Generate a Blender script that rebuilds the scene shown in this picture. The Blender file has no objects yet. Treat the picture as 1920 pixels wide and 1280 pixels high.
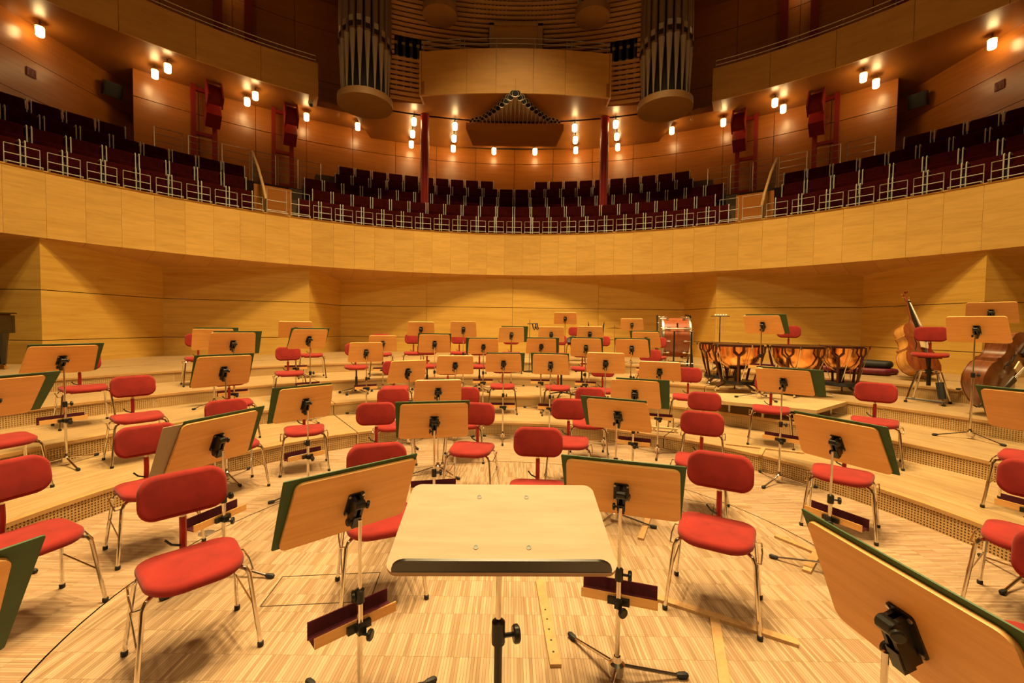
import bpy, math, random
from mathutils import Vector, Matrix
random.seed(7)
SC = bpy.context.scene
COL = SC.collection
R = math.radians
# ---------------------------------------------------------------- camera, world, lights, exposure
CAM_H = 1.65
cam = bpy.data.cameras.new('camera')
cam.sensor_width = 36.0
cam.lens = 36.0 * 805.0 / 1920.0
cam.clip_start, cam.clip_end = 0.05, 200
camo = bpy.data.objects.new('camera', cam)
COL.objects.link(camo)
camo.matrix_world = (Matrix.Translation((0, 0, CAM_H)) @ Matrix.Rotation(math.pi/2 - math.atan(29/805), 4, 'X')
                     @ Matrix.Rotation(R(.75), 4, 'Z'))
SC.camera = camo
world = bpy.data.worlds.new('hall_ambience')
world.use_nodes = True
world.node_tree.nodes['Background'].inputs[0].default_value = (1.0, .50, .17, 1)
world.node_tree.nodes['Background'].inputs[1].default_value = .055
SC.world = world
SC.view_settings.view_transform = 'Standard'
SC.view_settings.look = 'None'
SC.view_settings.gamma = 1
SC.view_settings.use_curve_mapping = False
SC.view_settings.exposure = 0.0
def spot(name, loc, target, watts, size, blend, soft, col):
    l = bpy.data.lights.new(name, 'SPOT')
    l.energy, l.spot_size, l.spot_blend, l.shadow_soft_size, l.color = watts, R(size), blend, soft, col
    o = bpy.data.objects.new(name, l)
    COL.objects.link(o)
    o.location = loc
    o.rotation_euler = (Vector(target) - Vector(loc)).to_track_quat('-Z', 'Y').to_euler()
    return o
WARM = (1.0, .73, .33)
# ring of ceiling spots high above the risers, an added fill row for the platform front, house lights further back
for k in range(8):
    a = k/8*2*math.pi
    spot('ceiling_spot', (2.9*math.sin(a), 5.6 + 2.4*math.cos(a), 17.0), (4.2*math.sin(a), 6.2 + 3.6*math.cos(a), 0), 3900, 67, .30, .45, WARM)
for x in (-3.2, 0, 3.2):
    spot('platform_fill', (x, 1.5, 16.0), (x*1.1, 2.6, 0), 300, 62, .5, .6, WARM)  # added unseen lamps that brighten the front of the floor
for x in (-5, -1.7, 1.7, 5):
    spot('house_spot', (x, -4.0, 11.0), (x*.9, 5.0, .9), 1050, 58, .6, .5, WARM)
for x in (-3.5, 0, 3.5):
    spot('gallery_fill', (x, -7.0, 15.0), (x*3.1, 12.0, 9.8), 640 if x else 120, 36, .9, .5, WARM)  # added fill from behind the camera, lifts the upper gallery parapets
# ---------------------------------------------------------------- hall measurements
CY = 2.78                                  # centre of the stage circles on the hall's axis
LV = [0, .195, .39, .585, .78]             # riser levels
RR = [0, 3.61, 4.90, 6.22, 7.65]           # riser radii
RF, ZB, ZT = 10.40, 3.20, 4.44             # balcony front
def P(r, az, z=0.0):
    return Vector((r*math.sin(R(az)), CY + r*math.cos(R(az)), z))
# ---------------------------------------------------------------- materials
def newmat(name):
    m = bpy.data.materials.new(name); m.use_nodes = True
    nt = m.node_tree; return m, nt, nt.nodes['Principled BSDF']
def setin(b, **kw):
    for k, v in kw.items():
        b.inputs[k.replace('_', ' ')].default_value = v
def N(nt, t, **kw):
    n = nt.nodes.new(t)
    for k, v in kw.items():
        if k in n.inputs.keys(): n.inputs[k].default_value = v
        else: setattr(n, k, v)
    return n
def c4(c): return (c[0], c[1], c[2], 1)
def ramp(nt, fac, stops):
    n = nt.nodes.new('ShaderNodeValToRGB')
    while len(n.color_ramp.elements) < len(stops): n.color_ramp.elements.new(.5)
    for e, (p, c) in zip(n.color_ramp.elements, stops): e.position = p; e.color = c4(c)
    nt.links.new(fac, n.inputs[0]); return n
def polar(nt):
    """object coords -> (arc length, radius, height) about the stage centre"""
    tc = N(nt, 'ShaderNodeTexCoord'); s = N(nt, 'ShaderNodeSeparateXYZ'); L = nt.links.new
    L(tc.outputs['Object'], s.inputs[0])
    y = N(nt, 'ShaderNodeMath', operation='SUBTRACT'); L(s.outputs[1], y.inputs[0]); y.inputs[1].default_value = CY
    a = N(nt, 'ShaderNodeMath', operation='ARCTAN2'); L(s.outputs[0], a.inputs[0]); L(y.outputs[0], a.inputs[1])
    v = N(nt, 'ShaderNodeCombineXYZ'); L(s.outputs[0], v.inputs[0]); L(y.outputs[0], v.inputs[1])
    r = N(nt, 'ShaderNodeVectorMath', operation='LENGTH'); L(v.outputs[0], r.inputs[0])
    u = N(nt, 'ShaderNodeMath', operation='MULTIPLY'); L(a.outputs[0], u.inputs[0]); L(r.outputs['Value'], u.inputs[1])
    o = N(nt, 'ShaderNodeCombineXYZ'); L(u.outputs[0], o.inputs[0]); L(r.outputs['Value'], o.inputs[1]); L(s.outputs[2], o.inputs[2])
    return o.outputs[0]
def vscale(nt, src, sc):
    m = N(nt, 'ShaderNodeMapping'); m.inputs['Scale'].default_value = sc; nt.links.new(src, m.inputs['Vector']); return m.outputs[0]
def plain(name, col, rough=.5, metal=0.0, noise=0.0, nscale=30, bump=0.0, **kw):
    m, nt, b = newmat(name)
    setin(b, Base_Color=c4(col), Roughness=rough, Metallic=metal)
    setin(b, **kw)
    if noise or bump:
        tc = N(nt, 'ShaderNodeTexCoord'); n = N(nt, 'ShaderNodeTexNoise', Scale=nscale, Detail=4.0)
        nt.links.new(tc.outputs['Object'], n.inputs['Vector'])
        if noise:
            lo = [max(0, c*(1-noise)) for c in col]; hi = [min(1, c*(1+noise)) for c in col]
            nt.links.new(ramp(nt, n.outputs['Fac'], [(.3, lo), (.7, hi)]).outputs[0], b.inputs['Base Color'])
        if bump:
            bp = N(nt, 'ShaderNodeBump', Strength=bump, Distance=.004)
            nt.links.new(n.outputs['Fac'], bp.inputs['Height']); nt.links.new(bp.outputs[0], b.inputs['Normal'])
    return m
def wood(name, lo, hi, sc, rough=.45, rand=.10, coat=0.0, detail=5.0, fig=0.25, use_polar=False):
    """veneer: noise stretched along the grain, fine pore lines, tone changing from piece to piece"""
    m, nt, b = newmat(name); L = nt.links.new
    src = polar(nt) if use_polar else N(nt, 'ShaderNodeTexCoord').outputs['Object']
    oi = N(nt, 'ShaderNodeObjectInfo')
    off = N(nt, 'ShaderNodeVectorMath', operation='ADD'); L(src, off.inputs[0])
    mu = N(nt, 'ShaderNodeMath', operation='MULTIPLY'); L(oi.outputs['Random'], mu.inputs[0]); mu.inputs[1].default_value = 37.0
    cb = N(nt, 'ShaderNodeCombineXYZ')
    for i in range(3): L(mu.outputs[0], cb.inputs[i])
    L(cb.outputs[0], off.inputs[1])
    n1 = N(nt, 'ShaderNodeTexNoise', Scale=1.0, Detail=detail, Roughness=.55, Distortion=fig)
    L(vscale(nt, off.outputs[0], sc), n1.inputs['Vector'])
    n2 = N(nt, 'ShaderNodeTexNoise', Scale=1.0, Detail=3.0)
    L(vscale(nt, off.outputs[0], [s*5 for s in sc]), n2.inputs['Vector'])
    mx = N(nt, 'ShaderNodeMath', operation='MULTIPLY_ADD'); L(n2.outputs['Fac'], mx.inputs[0]); mx.inputs[1].default_value = .35; L(n1.outputs['Fac'], mx.inputs[2])
    rp = ramp(nt, mx.outputs[0], [(.42, lo), (.82, hi)])
    hs = N(nt, 'ShaderNodeHueSaturation'); L(rp.outputs[0], hs.inputs['Color'])
    v = N(nt, 'ShaderNodeMapRange'); L(oi.outputs['Random'], v.inputs[0]); v.inputs[3].default_value = 1-rand; v.inputs[4].default_value = 1+rand
    L(v.outputs[0], hs.inputs['Value']); L(hs.outputs[0], b.inputs['Base Color'])
    setin(b, Roughness=rough, Coat_Weight=coat, Coat_Roughness=.25)
    return m
def parquet(name, lo, hi, swap=False, use_polar=False, strip=.015, length=.16):
    m, nt, b = newmat(name); L = nt.links.new
    src = polar(nt) if use_polar else N(nt, 'ShaderNodeTexCoord').outputs['Object']
    if swap:
        s = N(nt, 'ShaderNodeSeparateXYZ'); L(src, s.inputs[0]); c = N(nt, 'ShaderNodeCombineXYZ')
        L(s.outputs[1], c.inputs[0]); L(s.outputs[0], c.inputs[1]); src = c.outputs[0]
    br = N(nt, 'ShaderNodeTexBrick', offset=.0, squash=1.0)
    setin(br, Color1=c4(lo), Color2=c4(hi), Mortar=c4([x*.55 for x in lo]), Scale=1.0, Mortar_Size=.0009, Mortar_Smooth=.2, Bias=.15, Brick_Width=length, Row_Height=strip)
    L(src, br.inputs['Vector'])
    n = N(nt, 'ShaderNodeTexNoise', Scale=1.0, Detail=4.0); L(vscale(nt, src, (3, 55, 3)), n.inputs['Vector'])
    n2 = N(nt, 'ShaderNodeTexNoise', Scale=1.3, Detail=5.0); L(src, n2.inputs['Vector'])
    mr = N(nt, 'ShaderNodeMapRange'); L(n.outputs['Fac'], mr.inputs[0]); mr.inputs[1].default_value, mr.inputs[2].default_value = .25, .75; mr.inputs[3].default_value, mr.inputs[4].default_value = .78, 1.14
    m2 = N(nt, 'ShaderNodeMapRange'); L(n2.outputs['Fac'], m2.inputs[0]); m2.inputs[1].default_value, m2.inputs[2].default_value = .3, .7; m2.inputs[3].default_value, m2.inputs[4].default_value = .90, 1.06
    mm = N(nt, 'ShaderNodeMath', operation='MULTIPLY'); L(mr.outputs[0], mm.inputs[0]); L(m2.outputs[0], mm.inputs[1])
    hs = N(nt, 'ShaderNodeHueSaturation'); L(br.outputs['Color'], hs.inputs['Color']); L(mm.outputs[0], hs.inputs['Value'])
    L(hs.outputs[0], b.inputs['Base Color']); setin(b, Roughness=.38)
    return m
def perforated(name, lo, hi, pitch=.0235, hole=.27):
    """plywood with a grid of real see-through holes (a dark void lies behind it)"""
    m = wood(name, lo, hi, (1.2, 1.2, 14), .5, .05); nt = m.node_tree; L = nt.links.new
    b = nt.nodes['Principled BSDF']; out = nt.nodes['Material Output']
    sp = N(nt, 'ShaderNodeSeparateXYZ'); L(polar(nt), sp.inputs[0])
    sq = []
    for i in (0, 2):
        d = N(nt, 'ShaderNodeMath', operation='DIVIDE'); L(sp.outputs[i], d.inputs[0]); d.inputs[1].default_value = pitch
        f = N(nt, 'ShaderNodeMath', operation='FRACT'); L(d.outputs[0], f.inputs[0])
        s = N(nt, 'ShaderNodeMath', operation='SUBTRACT'); L(f.outputs[0], s.inputs[0]); s.inputs[1].default_value = .5
        p = N(nt, 'ShaderNodeMath', operation='POWER'); L(s.outputs[0], p.inputs[0]); p.inputs[1].default_value = 2
        sq.append(p)
    ad = N(nt, 'ShaderNodeMath', operation='ADD'); L(sq[0].outputs[0], ad.inputs[0]); L(sq[1].outputs[0], ad.inputs[1])
    lt = N(nt, 'ShaderNodeMath', operation='LESS_THAN'); L(ad.outputs[0], lt.inputs[0]); lt.inputs[1].default_value = hole*hole
    tr = N(nt, 'ShaderNodeBsdfTransparent'); mx = N(nt, 'ShaderNodeMixShader')
    L(lt.outputs[0], mx.inputs[0]); L(b.outputs[0], mx.inputs[1]); L(tr.outputs[0], mx.inputs[2]); L(mx.outputs[0], out.inputs[0])
    return m
M = {}
M['fascia'] = wood('maple_fascia', (.58, .325, .072), (.72, .43, .106), (1.1, 1.1, 9), .42, .05, .15, fig=.9, use_polar=True)
M['wall'] = wood('maple_wall', (.57, .305, .050), (.71, .435, .090), (.7, .7, 11), .38, .035, .2, fig=.5)
M['upwall'] = wood('cherry_wall', (.40, .125, .016), (.50, .17, .026), (.7, .7, 10), .30, .05, .25, fig=.5)
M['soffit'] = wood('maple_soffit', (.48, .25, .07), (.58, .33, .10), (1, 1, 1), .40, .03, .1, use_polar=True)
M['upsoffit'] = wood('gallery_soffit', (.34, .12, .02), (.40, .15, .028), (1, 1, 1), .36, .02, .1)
M['parapet'] = wood('gallery_parapet', (.56, .275, .055), (.66, .335, .075), (1.1, 1.1, 7), .5, .03, use_polar=True)
M['floor'] = parquet('parquet_outer', (.31, .178, .092), (.48, .325, .20))
M['disc'] = parquet('parquet_inner', (.28, .165, .08), (.49, .33, .205), swap=True)
M['deck'] = parquet('parquet_deck', (.37, .222, .095), (.48, .32, .16), use_polar=True, length=.45, strip=.02)
M['nosing'] = wood('oak_nosing', (.40, .21, .07), (.52, .30, .115), (3, 3, 30), .45, .05, use_polar=True)
M['perf'] = perforated('perforated_ply', (.46, .275, .10), (.58, .375, .16))
M['void'] = plain('black_void', (.006, .004, .003), .9)
M['groove'] = plain('dark_joint', (.05, .025, .01), .8)
M['desk'] = wood('beech_desk', (.78, .385, .105), (.89, .485, .16), (2.0, 30, 30), .45, .05, 0, fig=.7)
M['desk2'] = wood('conductor_maple', (.36, .205, .115), (.43, .265, .16), (1.6, 14, 14), .62, .02, 0, fig=1.2)
M['edge'] = plain('ply_edge', (.72, .52, .28), .5, noise=.1, nscale=60)
M['board'] = wood('beech_batten', (.42, .22, .085), (.52, .30, .125), (20, 20, 20), .5, .08)
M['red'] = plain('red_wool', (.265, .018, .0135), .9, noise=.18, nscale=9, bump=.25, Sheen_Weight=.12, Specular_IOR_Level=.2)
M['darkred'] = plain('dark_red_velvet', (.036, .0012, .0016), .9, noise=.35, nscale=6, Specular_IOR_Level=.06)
M['redstrap'] = plain('red_strut', (.42, .03, .03), .45)
M['chrome'] = plain('chrome', (.78, .74, .68), .13, 1.0)
M['steel'] = plain('satin_steel', (.56, .52, .45), .36, 1.0)
M['bar'] = plain('pale_grey_frame', (.62, .60, .52), .42)
M['guard'] = plain('grey_guard_rail', (.40, .38, .32), .45)
M['screw'] = plain('dull_screw', (.16, .15, .13), .6, .5)
M['black'] = plain('black_plastic', (.012, .011, .010), .38)
M['rubber'] = plain('black_rubber', (.010, .009, .008), .65)
M['piano'] = plain('black_lacquer', (.006, .005, .005), .12, Coat_Weight=.6)
M['green'] = plain('green_card', (.030, .085, .022), .6, noise=.1, nscale=14)
M['grey'] = plain('grey_card', (.42, .36, .26), .6)
M['felt'] = plain('maroon_felt', (.10, .010, .020), .95, noise=.2, nscale=40)
M['paper'] = plain('white_paper', (.80, .76, .68), .7)
M['copper'] = plain('copper', (.95, .42, .15), .20, 1.0, noise=.25, nscale=7)
M['bronze'] = plain('dark_bronze_frame', (.09, .030, .014), .35, .6)
M['skin'] = plain('drum_head', (.80, .66, .46), .5, noise=.05)
M['mahog'] = plain('mahogany_shell', (.30, .075, .025), .25, noise=.15, nscale=5, Coat_Weight=.5)
M['bassrib'] = wood('bass_golden', (.36, .13, .025), (.62, .30, .07), (3, 14, 3), .22, .05, .6)
M['bassred'] = wood('bass_red', (.16, .03, .010), (.28, .07, .02), (14, 3, 3), .22, .05, .6)
M['bassdark'] = wood('bass_dark', (.07, .018, .007), (.20, .06, .018), (3, 9, 3), .22, .05, .6)
M['ebony'] = plain('ebony', (.012, .008, .006), .35)
M['redpaint'] = plain('red_steel_paint', (.26, .012, .010), .38, Coat_Weight=.2)
M['tin'] = plain('organ_tin', (.66, .58, .46), .36, .55)
M['tindark'] = plain('organ_dark_metal', (.40, .27, .17), .36, .6)
M['towerdisc'] = wood('tower_disc', (.30, .15, .05), (.36, .19, .065), (1.5, 1.5, 1.5), .5, .02)
M['slat'] = wood('organ_slat', (.66, .34, .12), (.78, .43, .17), (2, 2, 2), .5, .06)
M['trunk'] = plain('organ_case_dark', (.02, .010, .006), .8)
M['bluelip'] = plain('organ_blue_body', (.10, .115, .13), .30, .9)
M['cloth'] = plain('crimson_nylon', (.14, .006, .018), .55, noise=.3, nscale=12)
M['brass'] = plain('brass', (.72, .48, .16), .22, 1.0)
M['step'] = plain('gallery_floor', (.10, .05, .025), .7)
M['paleply'] = wood('pale_ply', (.44, .28, .13), (.54, .365, .18), (2, 2, 20), .45, .03)
M['camwhite'] = plain('camera_white', (.55, .5, .42), .4)
M['ring'] = plain('lamp_ring', (.30, .18, .08), .4, .8)
M['signred'] = plain('sign_dark_red', (.16, .012, .010), .5)
M['signpale'] = plain('sign_pale', (.50, .30, .18), .5)
def glow(name, col, strength):
    m = bpy.data.materials.new(name); m.use_nodes = True; nt = m.node_tree
    e = nt.nodes.new('ShaderNodeEmission'); e.inputs[0].default_value = c4(col); e.inputs[1].default_value = strength
    nt.links.new(e.outputs[0], nt.nodes['Material Output'].inputs[0]); return m
M['glassy'] = plain('green_glass', (.45, .55, .45), .08, Transmission_Weight=.85, IOR=1.3)
M['lamp'] = glow('lamp_glass', (1.0, .66, .26), 26.0)
# ---------------------------------------------------------------- mesh helpers
class MB:
    def __init__(s): s.v = []; s.f = []
    def add(s, vs, fs):
        o = len(s.v); s.v += [Vector(v) for v in vs]; s.f += [[i + o for i in f] for f in fs]; return s
    def box(s, c, d, rot=None):
        x, y, z = d[0]/2, d[1]/2, d[2]/2
        vs = [Vector(p) for p in ((-x,-y,-z),(x,-y,-z),(x,y,-z),(-x,y,-z),(-x,-y,z),(x,-y,z),(x,y,z),(-x,y,z))]
        if rot is not None: vs = [rot @ v for v in vs]
        c = Vector(c)
        return s.add([v + c for v in vs], [(0,3,2,1),(4,5,6,7),(0,1,5,4),(1,2,6,5),(2,3,7,6),(3,0,4,7)])
    def loft(s, rings, cap0=True, cap1=True, closed=False):
        n = len(rings[0]); vs = [p for r in rings for p in r]; fs = []
        m = len(rings)
        for i in range(m if closed else m - 1):
            a, b = i*n, ((i+1) % m)*n
            for j in range(n):
                k = (j+1) % n; fs.append((a+j, a+k, b+k, b+j))
        if not closed:
            if cap0: fs.append(tuple(range(n-1, -1, -1)))
            if cap1: fs.append(tuple((m-1)*n + j for j in range(n)))
        return s.add(vs, fs)
    def tube(s, pts, r, n=8, closed=False, radii=None):
        pts = [Vector(p) for p in pts]; m = len(pts); rings = []; prev = None
        for i, p in enumerate(pts):
            a = pts[i-1] if (i > 0 or closed) else p
            b = pts[(i+1) % m] if (i < m-1 or closed) else p
            t = (b - a).normalized()
            if prev is None:
                u = t.cross(Vector((0, 0, 1)));
                if u.length < .05: u = t.cross(Vector((0, 1, 0)))
            else: u = prev - t*prev.dot(t)
            u.normalize(); prev = u; w = t.cross(u); rr = radii[i] if radii else r
            rings.append([p + (u*math.cos(2*math.pi*k/n) + w*math.sin(2*math.pi*k/n))*rr for k in range(n)])
        return s.loft(rings, closed=closed)
    def lathe(s, prof, n=20, mat=None):
        rings = [[Vector((r*math.cos(2*math.pi*k/n), r*math.sin(2*math.pi*k/n), z)) for k in range(n)] for r, z in prof]
        if mat is not None: rings = [[mat @ v for v in r] for r in rings]
        return s.loft(rings)
    def prism(s, poly, z0, z1, mat=None):
        a = [Vector((x, y, z0)) for x, y in poly]; b = [Vector((x, y, z1)) for x, y in poly]
        if mat is not None: a = [mat @ v for v in a]; b = [mat @ v for v in b]
        return s.loft([a, b])
    def arc(s, r0, r1, a0, a1, z0, z1, n=None):
        n = n or max(1, int(abs(a1-a0)/2.5)); rings = []
        for i in range(n+1):
            a = a0 + (a1-a0)*i/n
            rings.append([P(r0, a, z0), P(r1, a, z0), P(r1, a, z1), P(r0, a, z1)])
        return s.loft(rings)
    def map(s, fn): s.v = [Vector(fn(v)) for v in s.v]; return s
    def mesh(s, name, m, smooth=35):
        me = bpy.data.meshes.new(name); me.from_pydata([tuple(v) for v in s.v], [], s.f); me.validate()
        import bmesh
        bm = bmesh.new(); bm.from_mesh(me); bmesh.ops.recalc_face_normals(bm, faces=bm.faces); bm.to_mesh(me); bm.free()
        if smooth:
            me.polygons.foreach_set('use_smooth', [True]*len(me.polygons)); me.set_sharp_from_angle(angle=R(smooth))
        me.materials.append(M[m] if isinstance(m, str) else m); me.update(); return me
    def obj(s, name, m, parent=None, loc=None, rot=None, smooth=35):
        return inst(name, s.mesh(name, m, smooth), parent, loc, rot)
def inst(name, me, parent=None, loc=None, rot=None):
    o = bpy.data.objects.new(name, me); COL.objects.link(o)
    if parent is not None: o.parent = parent
    if loc is not None: o.location = loc
    if rot is not None: o.rotation_euler = rot
    return o
def tag(o, label=None, cat=None, group=None, kind=None):
    if label: o['label'] = label
    if cat: o['category'] = cat
    if group: o['group'] = group
    if kind: o['kind'] = kind
    return o
def thing(name, label, cat, loc=(0, 0, 0), rz=0.0, group=None):
    return tag(inst(name, None, None, loc, (0, 0, rz)), label, cat, group)
def struct(name, label, cat, me=None): return tag(inst(name, me), label, cat, None, 'structure')
def dup(root, loc, rz, label=None, group=None):
    r = root.copy(); COL.objects.link(r); r.location = loc; r.rotation_euler = (0, 0, rz)
    if label: r['label'] = label
    if group: r['group'] = group
    for ch in list(root.children):
        c = ch.copy(); COL.objects.link(c); c.parent = r
        for g in ch.children:
            d = g.copy(); COL.objects.link(d); d.parent = c
    return r
def rpoly(pts, rad, seg=5):
    out = []; n = len(pts)
    for i in range(n):
        p = Vector(pts[i]); a = (Vector(pts[i-1]) - p); b = (Vector(pts[(i+1) % n]) - p)
        r = rad[i] if isinstance(rad, (list, tuple)) else rad
        if r <= 0: out.append(tuple(p)); continue
        a.normalize(); b.normalize()
        half = math.acos(max(-1, min(1, a.dot(b))))/2; d = r/math.tan(half)
        c = p + (a+b).normalized()*(r/math.sin(half)); s = p + a*d - c; e = p + b*d - c
        a0 = math.atan2(s.y, s.x); a1 = math.atan2(e.y, e.x); da = (a1-a0+math.pi) % (2*math.pi) - math.pi
        for k in range(seg+1):
            t = a0 + da*k/seg; out.append((c.x + r*math.cos(t), c.y + r*math.sin(t)))
    return out
def shrink(poly, d):
    """move each point of a rounded outline inwards by d"""
    n = len(poly); out = []
    A = sum(poly[i-1][0]*poly[i][1] - poly[i][0]*poly[i-1][1] for i in range(n)); sg = 1 if A > 0 else -1
    for i in range(n):
        a = Vector(poly[i-1]); b = Vector(poly[(i+1) % n]); t = (b - a).normalized()
        out.append((poly[i][0] - sg*t.y*d, poly[i][1] + sg*t.x*d))
    return out
def cushion(mb, poly, z0, z1, rnd, steps=4):
    """soft slab: rounded outline with rounded top and bottom edges, along +z"""
    rings = []
    for k in range(steps+1):
        t = math.pi/2*k/steps; rings.append([Vector((x, y, z0 + rnd*(1-math.sin(t)))) for x, y in shrink(poly, rnd*(1-math.cos(t)))])
    rings.reverse()
    rings = [[Vector((x, y, z0 + rnd*(1-math.cos(math.pi/2*k/steps)))) for x, y in shrink(poly, rnd*(1-math.sin(math.pi/2*k/steps)))] for k in range(steps+1)]
    rings += [[Vector((x, y, z1 - rnd*(1-math.sin(math.pi/2*k/steps)))) for x, y in shrink(poly, rnd*(1-math.cos(math.pi/2*k/steps)))] for k in range(steps+1)]
    return mb.loft(rings)
RX = lambda a: Matrix.Rotation(a, 3, 'X')
RY = lambda a: Matrix.Rotation(a, 3, 'Y')
RZ = lambda a: Matrix.Rotation(a, 3, 'Z')
M4 = lambda loc, rot3: Matrix.Translation(loc) @ rot3.to_4x4()
# ---------------------------------------------------------------- stage floor
def ring_mesh(r0, r1, z, n=120, a0=-180, a1=180):
    mb = MB(); vs = []; fs = []
    for i in range(n+1):
        a = a0 + (a1-a0)*i/n; vs += [P(r0, a, z), P(r1, a, z)]
    for i in range(n): fs.append((2*i, 2*i+1, 2*i+3, 2*i+2))
    mb.add(vs, fs); return mb
floor = struct('floor', 'pale strip parquet of the stage floor in front of the risers', 'floor', ring_mesh(2.388, 13.5, 0).mesh('floor', 'floor', None))
inst('floor_disc', MB().add([P(2.378, i*3, 0) for i in range(120)], [tuple(range(120))]).mesh('floor_disc', 'disc', None), floor)
inst('floor_joint', MB().add([P(2.45, i*3, -.012) for i in range(120)], [tuple(range(120))]).mesh('floor_joint', 'groove', None), floor)
# hatch outlines and a round outlet cover let into the floor
def hatch(cx, cy, w, d, rot):
    mb = MB(); q = RZ(rot)
    for (x, y, sx, sy) in ((0, -d/2, w, .006), (0, d/2, w, .006), (-w/2, 0, .006, d), (w/2, 0, .006, d)):
        mb.box(q @ Vector((x, y, 0)) + Vector((cx, cy, .0008)), (sx, sy, .0016), q)
    return mb.obj('hatch_joint', 'groove', floor, smooth=None)
hatch(-2.45, 1.55, .8, .5, .15); hatch(-1.15, 2.62, .62, .3, .1); hatch(1.62, 3.95, .5, .32, -.5)
MB().lathe([(.001, 0), (.055, 0), (.055, .004), (.045, .006), (.001, .006)], 20, Matrix.Translation((-2.37, 3.3, .0))).obj('outlet_cover', 'steel', floor)
# ---------------------------------------------------------------- risers
ORD = ['first', 'second', 'third', 'fourth']
SIDE = ['on the grand piano side', 'in the middle of the stage', 'on the timpani side']
for k in range(1, 5):
    r0, r1 = RR[k], (RR[k+1] if k < 4 else 9.08)
    zt, zb = LV[k], LV[k-1]
    for s, (a0, a1) in enumerate(((-100, -35), (-35, 35), (35, 100))):
        g = math.degrees(.006/r0); a0 += g; a1 -= g
        t = thing('stage_riser', '%s curved riser step of pale parquet with perforated front, %s' % (ORD[k-1], SIDE[s]), 'riser', group='curved stage risers')
        MB().arc(r0+.035, r1+.05, a0, a1, zt-.03, zt).obj('deck', 'deck', t, smooth=None)
        MB().arc(r0-.012, r0+.035, a0, a1, zt-.032, zt).obj('nosing', 'nosing', t, smooth=None)
        MB().arc(r0+.06, r0+.07, a0, a1, zb, zt-.031).obj('backing', 'void', t, smooth=None)
        n = max(2, round((a1-a0)*r0*math.pi/180/2.1)); st = (a1-a0)/n; e = math.degrees(.011/r0)
        for i in range(n):
            MB().arc(r0, r0+.012, a0+i*st+e, a0+(i+1)*st-e, zb, zt-.032, 6).obj('front_panel', 'perf', t, smooth=None)
            MB().arc(r0+.001, r0+.06, a0+i*st-e*.95, a0+i*st+e*.95, zb, zt-.032, 1).obj('stile', 'paleply', t, smooth=None)
zr = .80
f2 = struct('floor', 'pale parquet of the rear stage floor along the wooden back wall', 'floor')
MB().arc(9.10, 12.2, -100, 100, zr-.05, zr).obj('rear_deck', 'deck', f2, smooth=None)
MB().arc(9.085, 9.10, -100, 100, zr-.05, zr).obj('rear_nosing', 'paleply', f2, smooth=None)
# ---------------------------------------------------------------- lower walls of veneer panels
def wall_run(parent, p0, p1, xs, zs, m, gap=.007, th=.04):
    """flat wall from p0 to p1 (plan), split at fractions xs and heights zs into panels with open joints"""
    p0 = Vector((p0[0], p0[1], 0)); p1 = Vector((p1[0], p1[1], 0)); d = (p1-p0); L = d.length; a = math.atan2(d.y, d.x); q = RZ(a)
    xs = [0] + list(xs) + [1]
    for i in range(len(xs)-1):
        for j in range(len(zs)-1):
            u0, u1 = xs[i]*L + (gap/2 if i else 0), xs[i+1]*L - (gap/2 if i < len(xs)-2 else 0)
            z0, z1 = zs[j] + (gap if j else 0), zs[j+1] - (gap if j < len(zs)-2 else 0)
            c = p0 + q @ Vector(((u0+u1)/2, th/2, 0)); c.z = (z0+z1)/2
            MB().box(c, (u1-u0, th, z1-z0), q).obj('panel', m, parent, smooth=None)
    c = p0 + q @ Vector((L/2, th+.015, 0)); c.z = (zs[0]+zs[-1])/2
    MB().box(c, (L, .03, zs[-1]-zs[0]), q).obj('wall_core', 'groove', parent, smooth=None)
ZJ = [.80, 1.26, 2.22, 3.30]
PT = [(-11.3, -3.0), (-11.3, 8.08), (-8.95, 8.17), (-8.69, 10.70), (-5.58, 11.81), (-5.35, 13.40)]
wb = struct('wall_back', 'honey coloured veneer wall behind the stage with thin dark joints', 'wall')
wl = struct('wall_left', 'folded honey veneer stage wall behind the grand piano', 'wall')
wr = struct('wall_right', 'folded honey veneer stage wall behind the double basses', 'wall')
wall_run(wb, PT[5], (5.35, 13.40), (.25, .5, .75), ZJ, 'wall')
for i in range(5):
    a, b = PT[i], PT[i+1]
    wall_run(wl, a, b, (), ZJ, 'wall')
    wall_run(wr, (-b[0], b[1]), (-a[0], a[1]), (), ZJ, 'wall')
# ---------------------------------------------------------------- balcony front, soffit, ledge and guard frames
wf = struct('wall_balcony', 'curved balcony front of golden veneer panels above the stage', 'wall')
wc = struct('ceiling', 'sloping veneer soffit panels under the curved balcony', 'ceiling')
a = -91.45
while a < 91:
    MB().arc(RF, RF+.03, a+.008, a+3-.008, ZB, ZT, 2).obj('panel', 'fascia', wf, smooth=None)
    q = [[P(RF+.001, a+.012, ZB), P(12.3, a+.012, 2.93), P(12.3, a+.012, 2.97), P(RF+.031, a+.012, ZB+.03)],
         [P(RF+.001, a+2.988, ZB), P(12.3, a+2.988, 2.93), P(12.3, a+2.988, 2.97), P(RF+.031, a+2.988, ZB+.03)]]
    MB().loft(q).obj('panel', 'soffit', wc, smooth=None)
    a += 3
MB().arc(RF+.03, RF+.10, -91.4, 91.5, ZB+.05, ZT-.01).obj('front_core', 'groove', wf, smooth=None)
MB().arc(RF-.012, RF+.16, -91.4, 91.5, ZT, ZT+.018).obj('cap_board', 'fascia', wf, smooth=None)
MB().arc(RF+.2, 12.4, -91.4, 91.5, 3.26, 3.4).obj('soffit_core', 'groove', wc, smooth=None)
rail = thing('balcony_railing', 'row of chrome guard frames along the curved balcony edge', 'railing')
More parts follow.
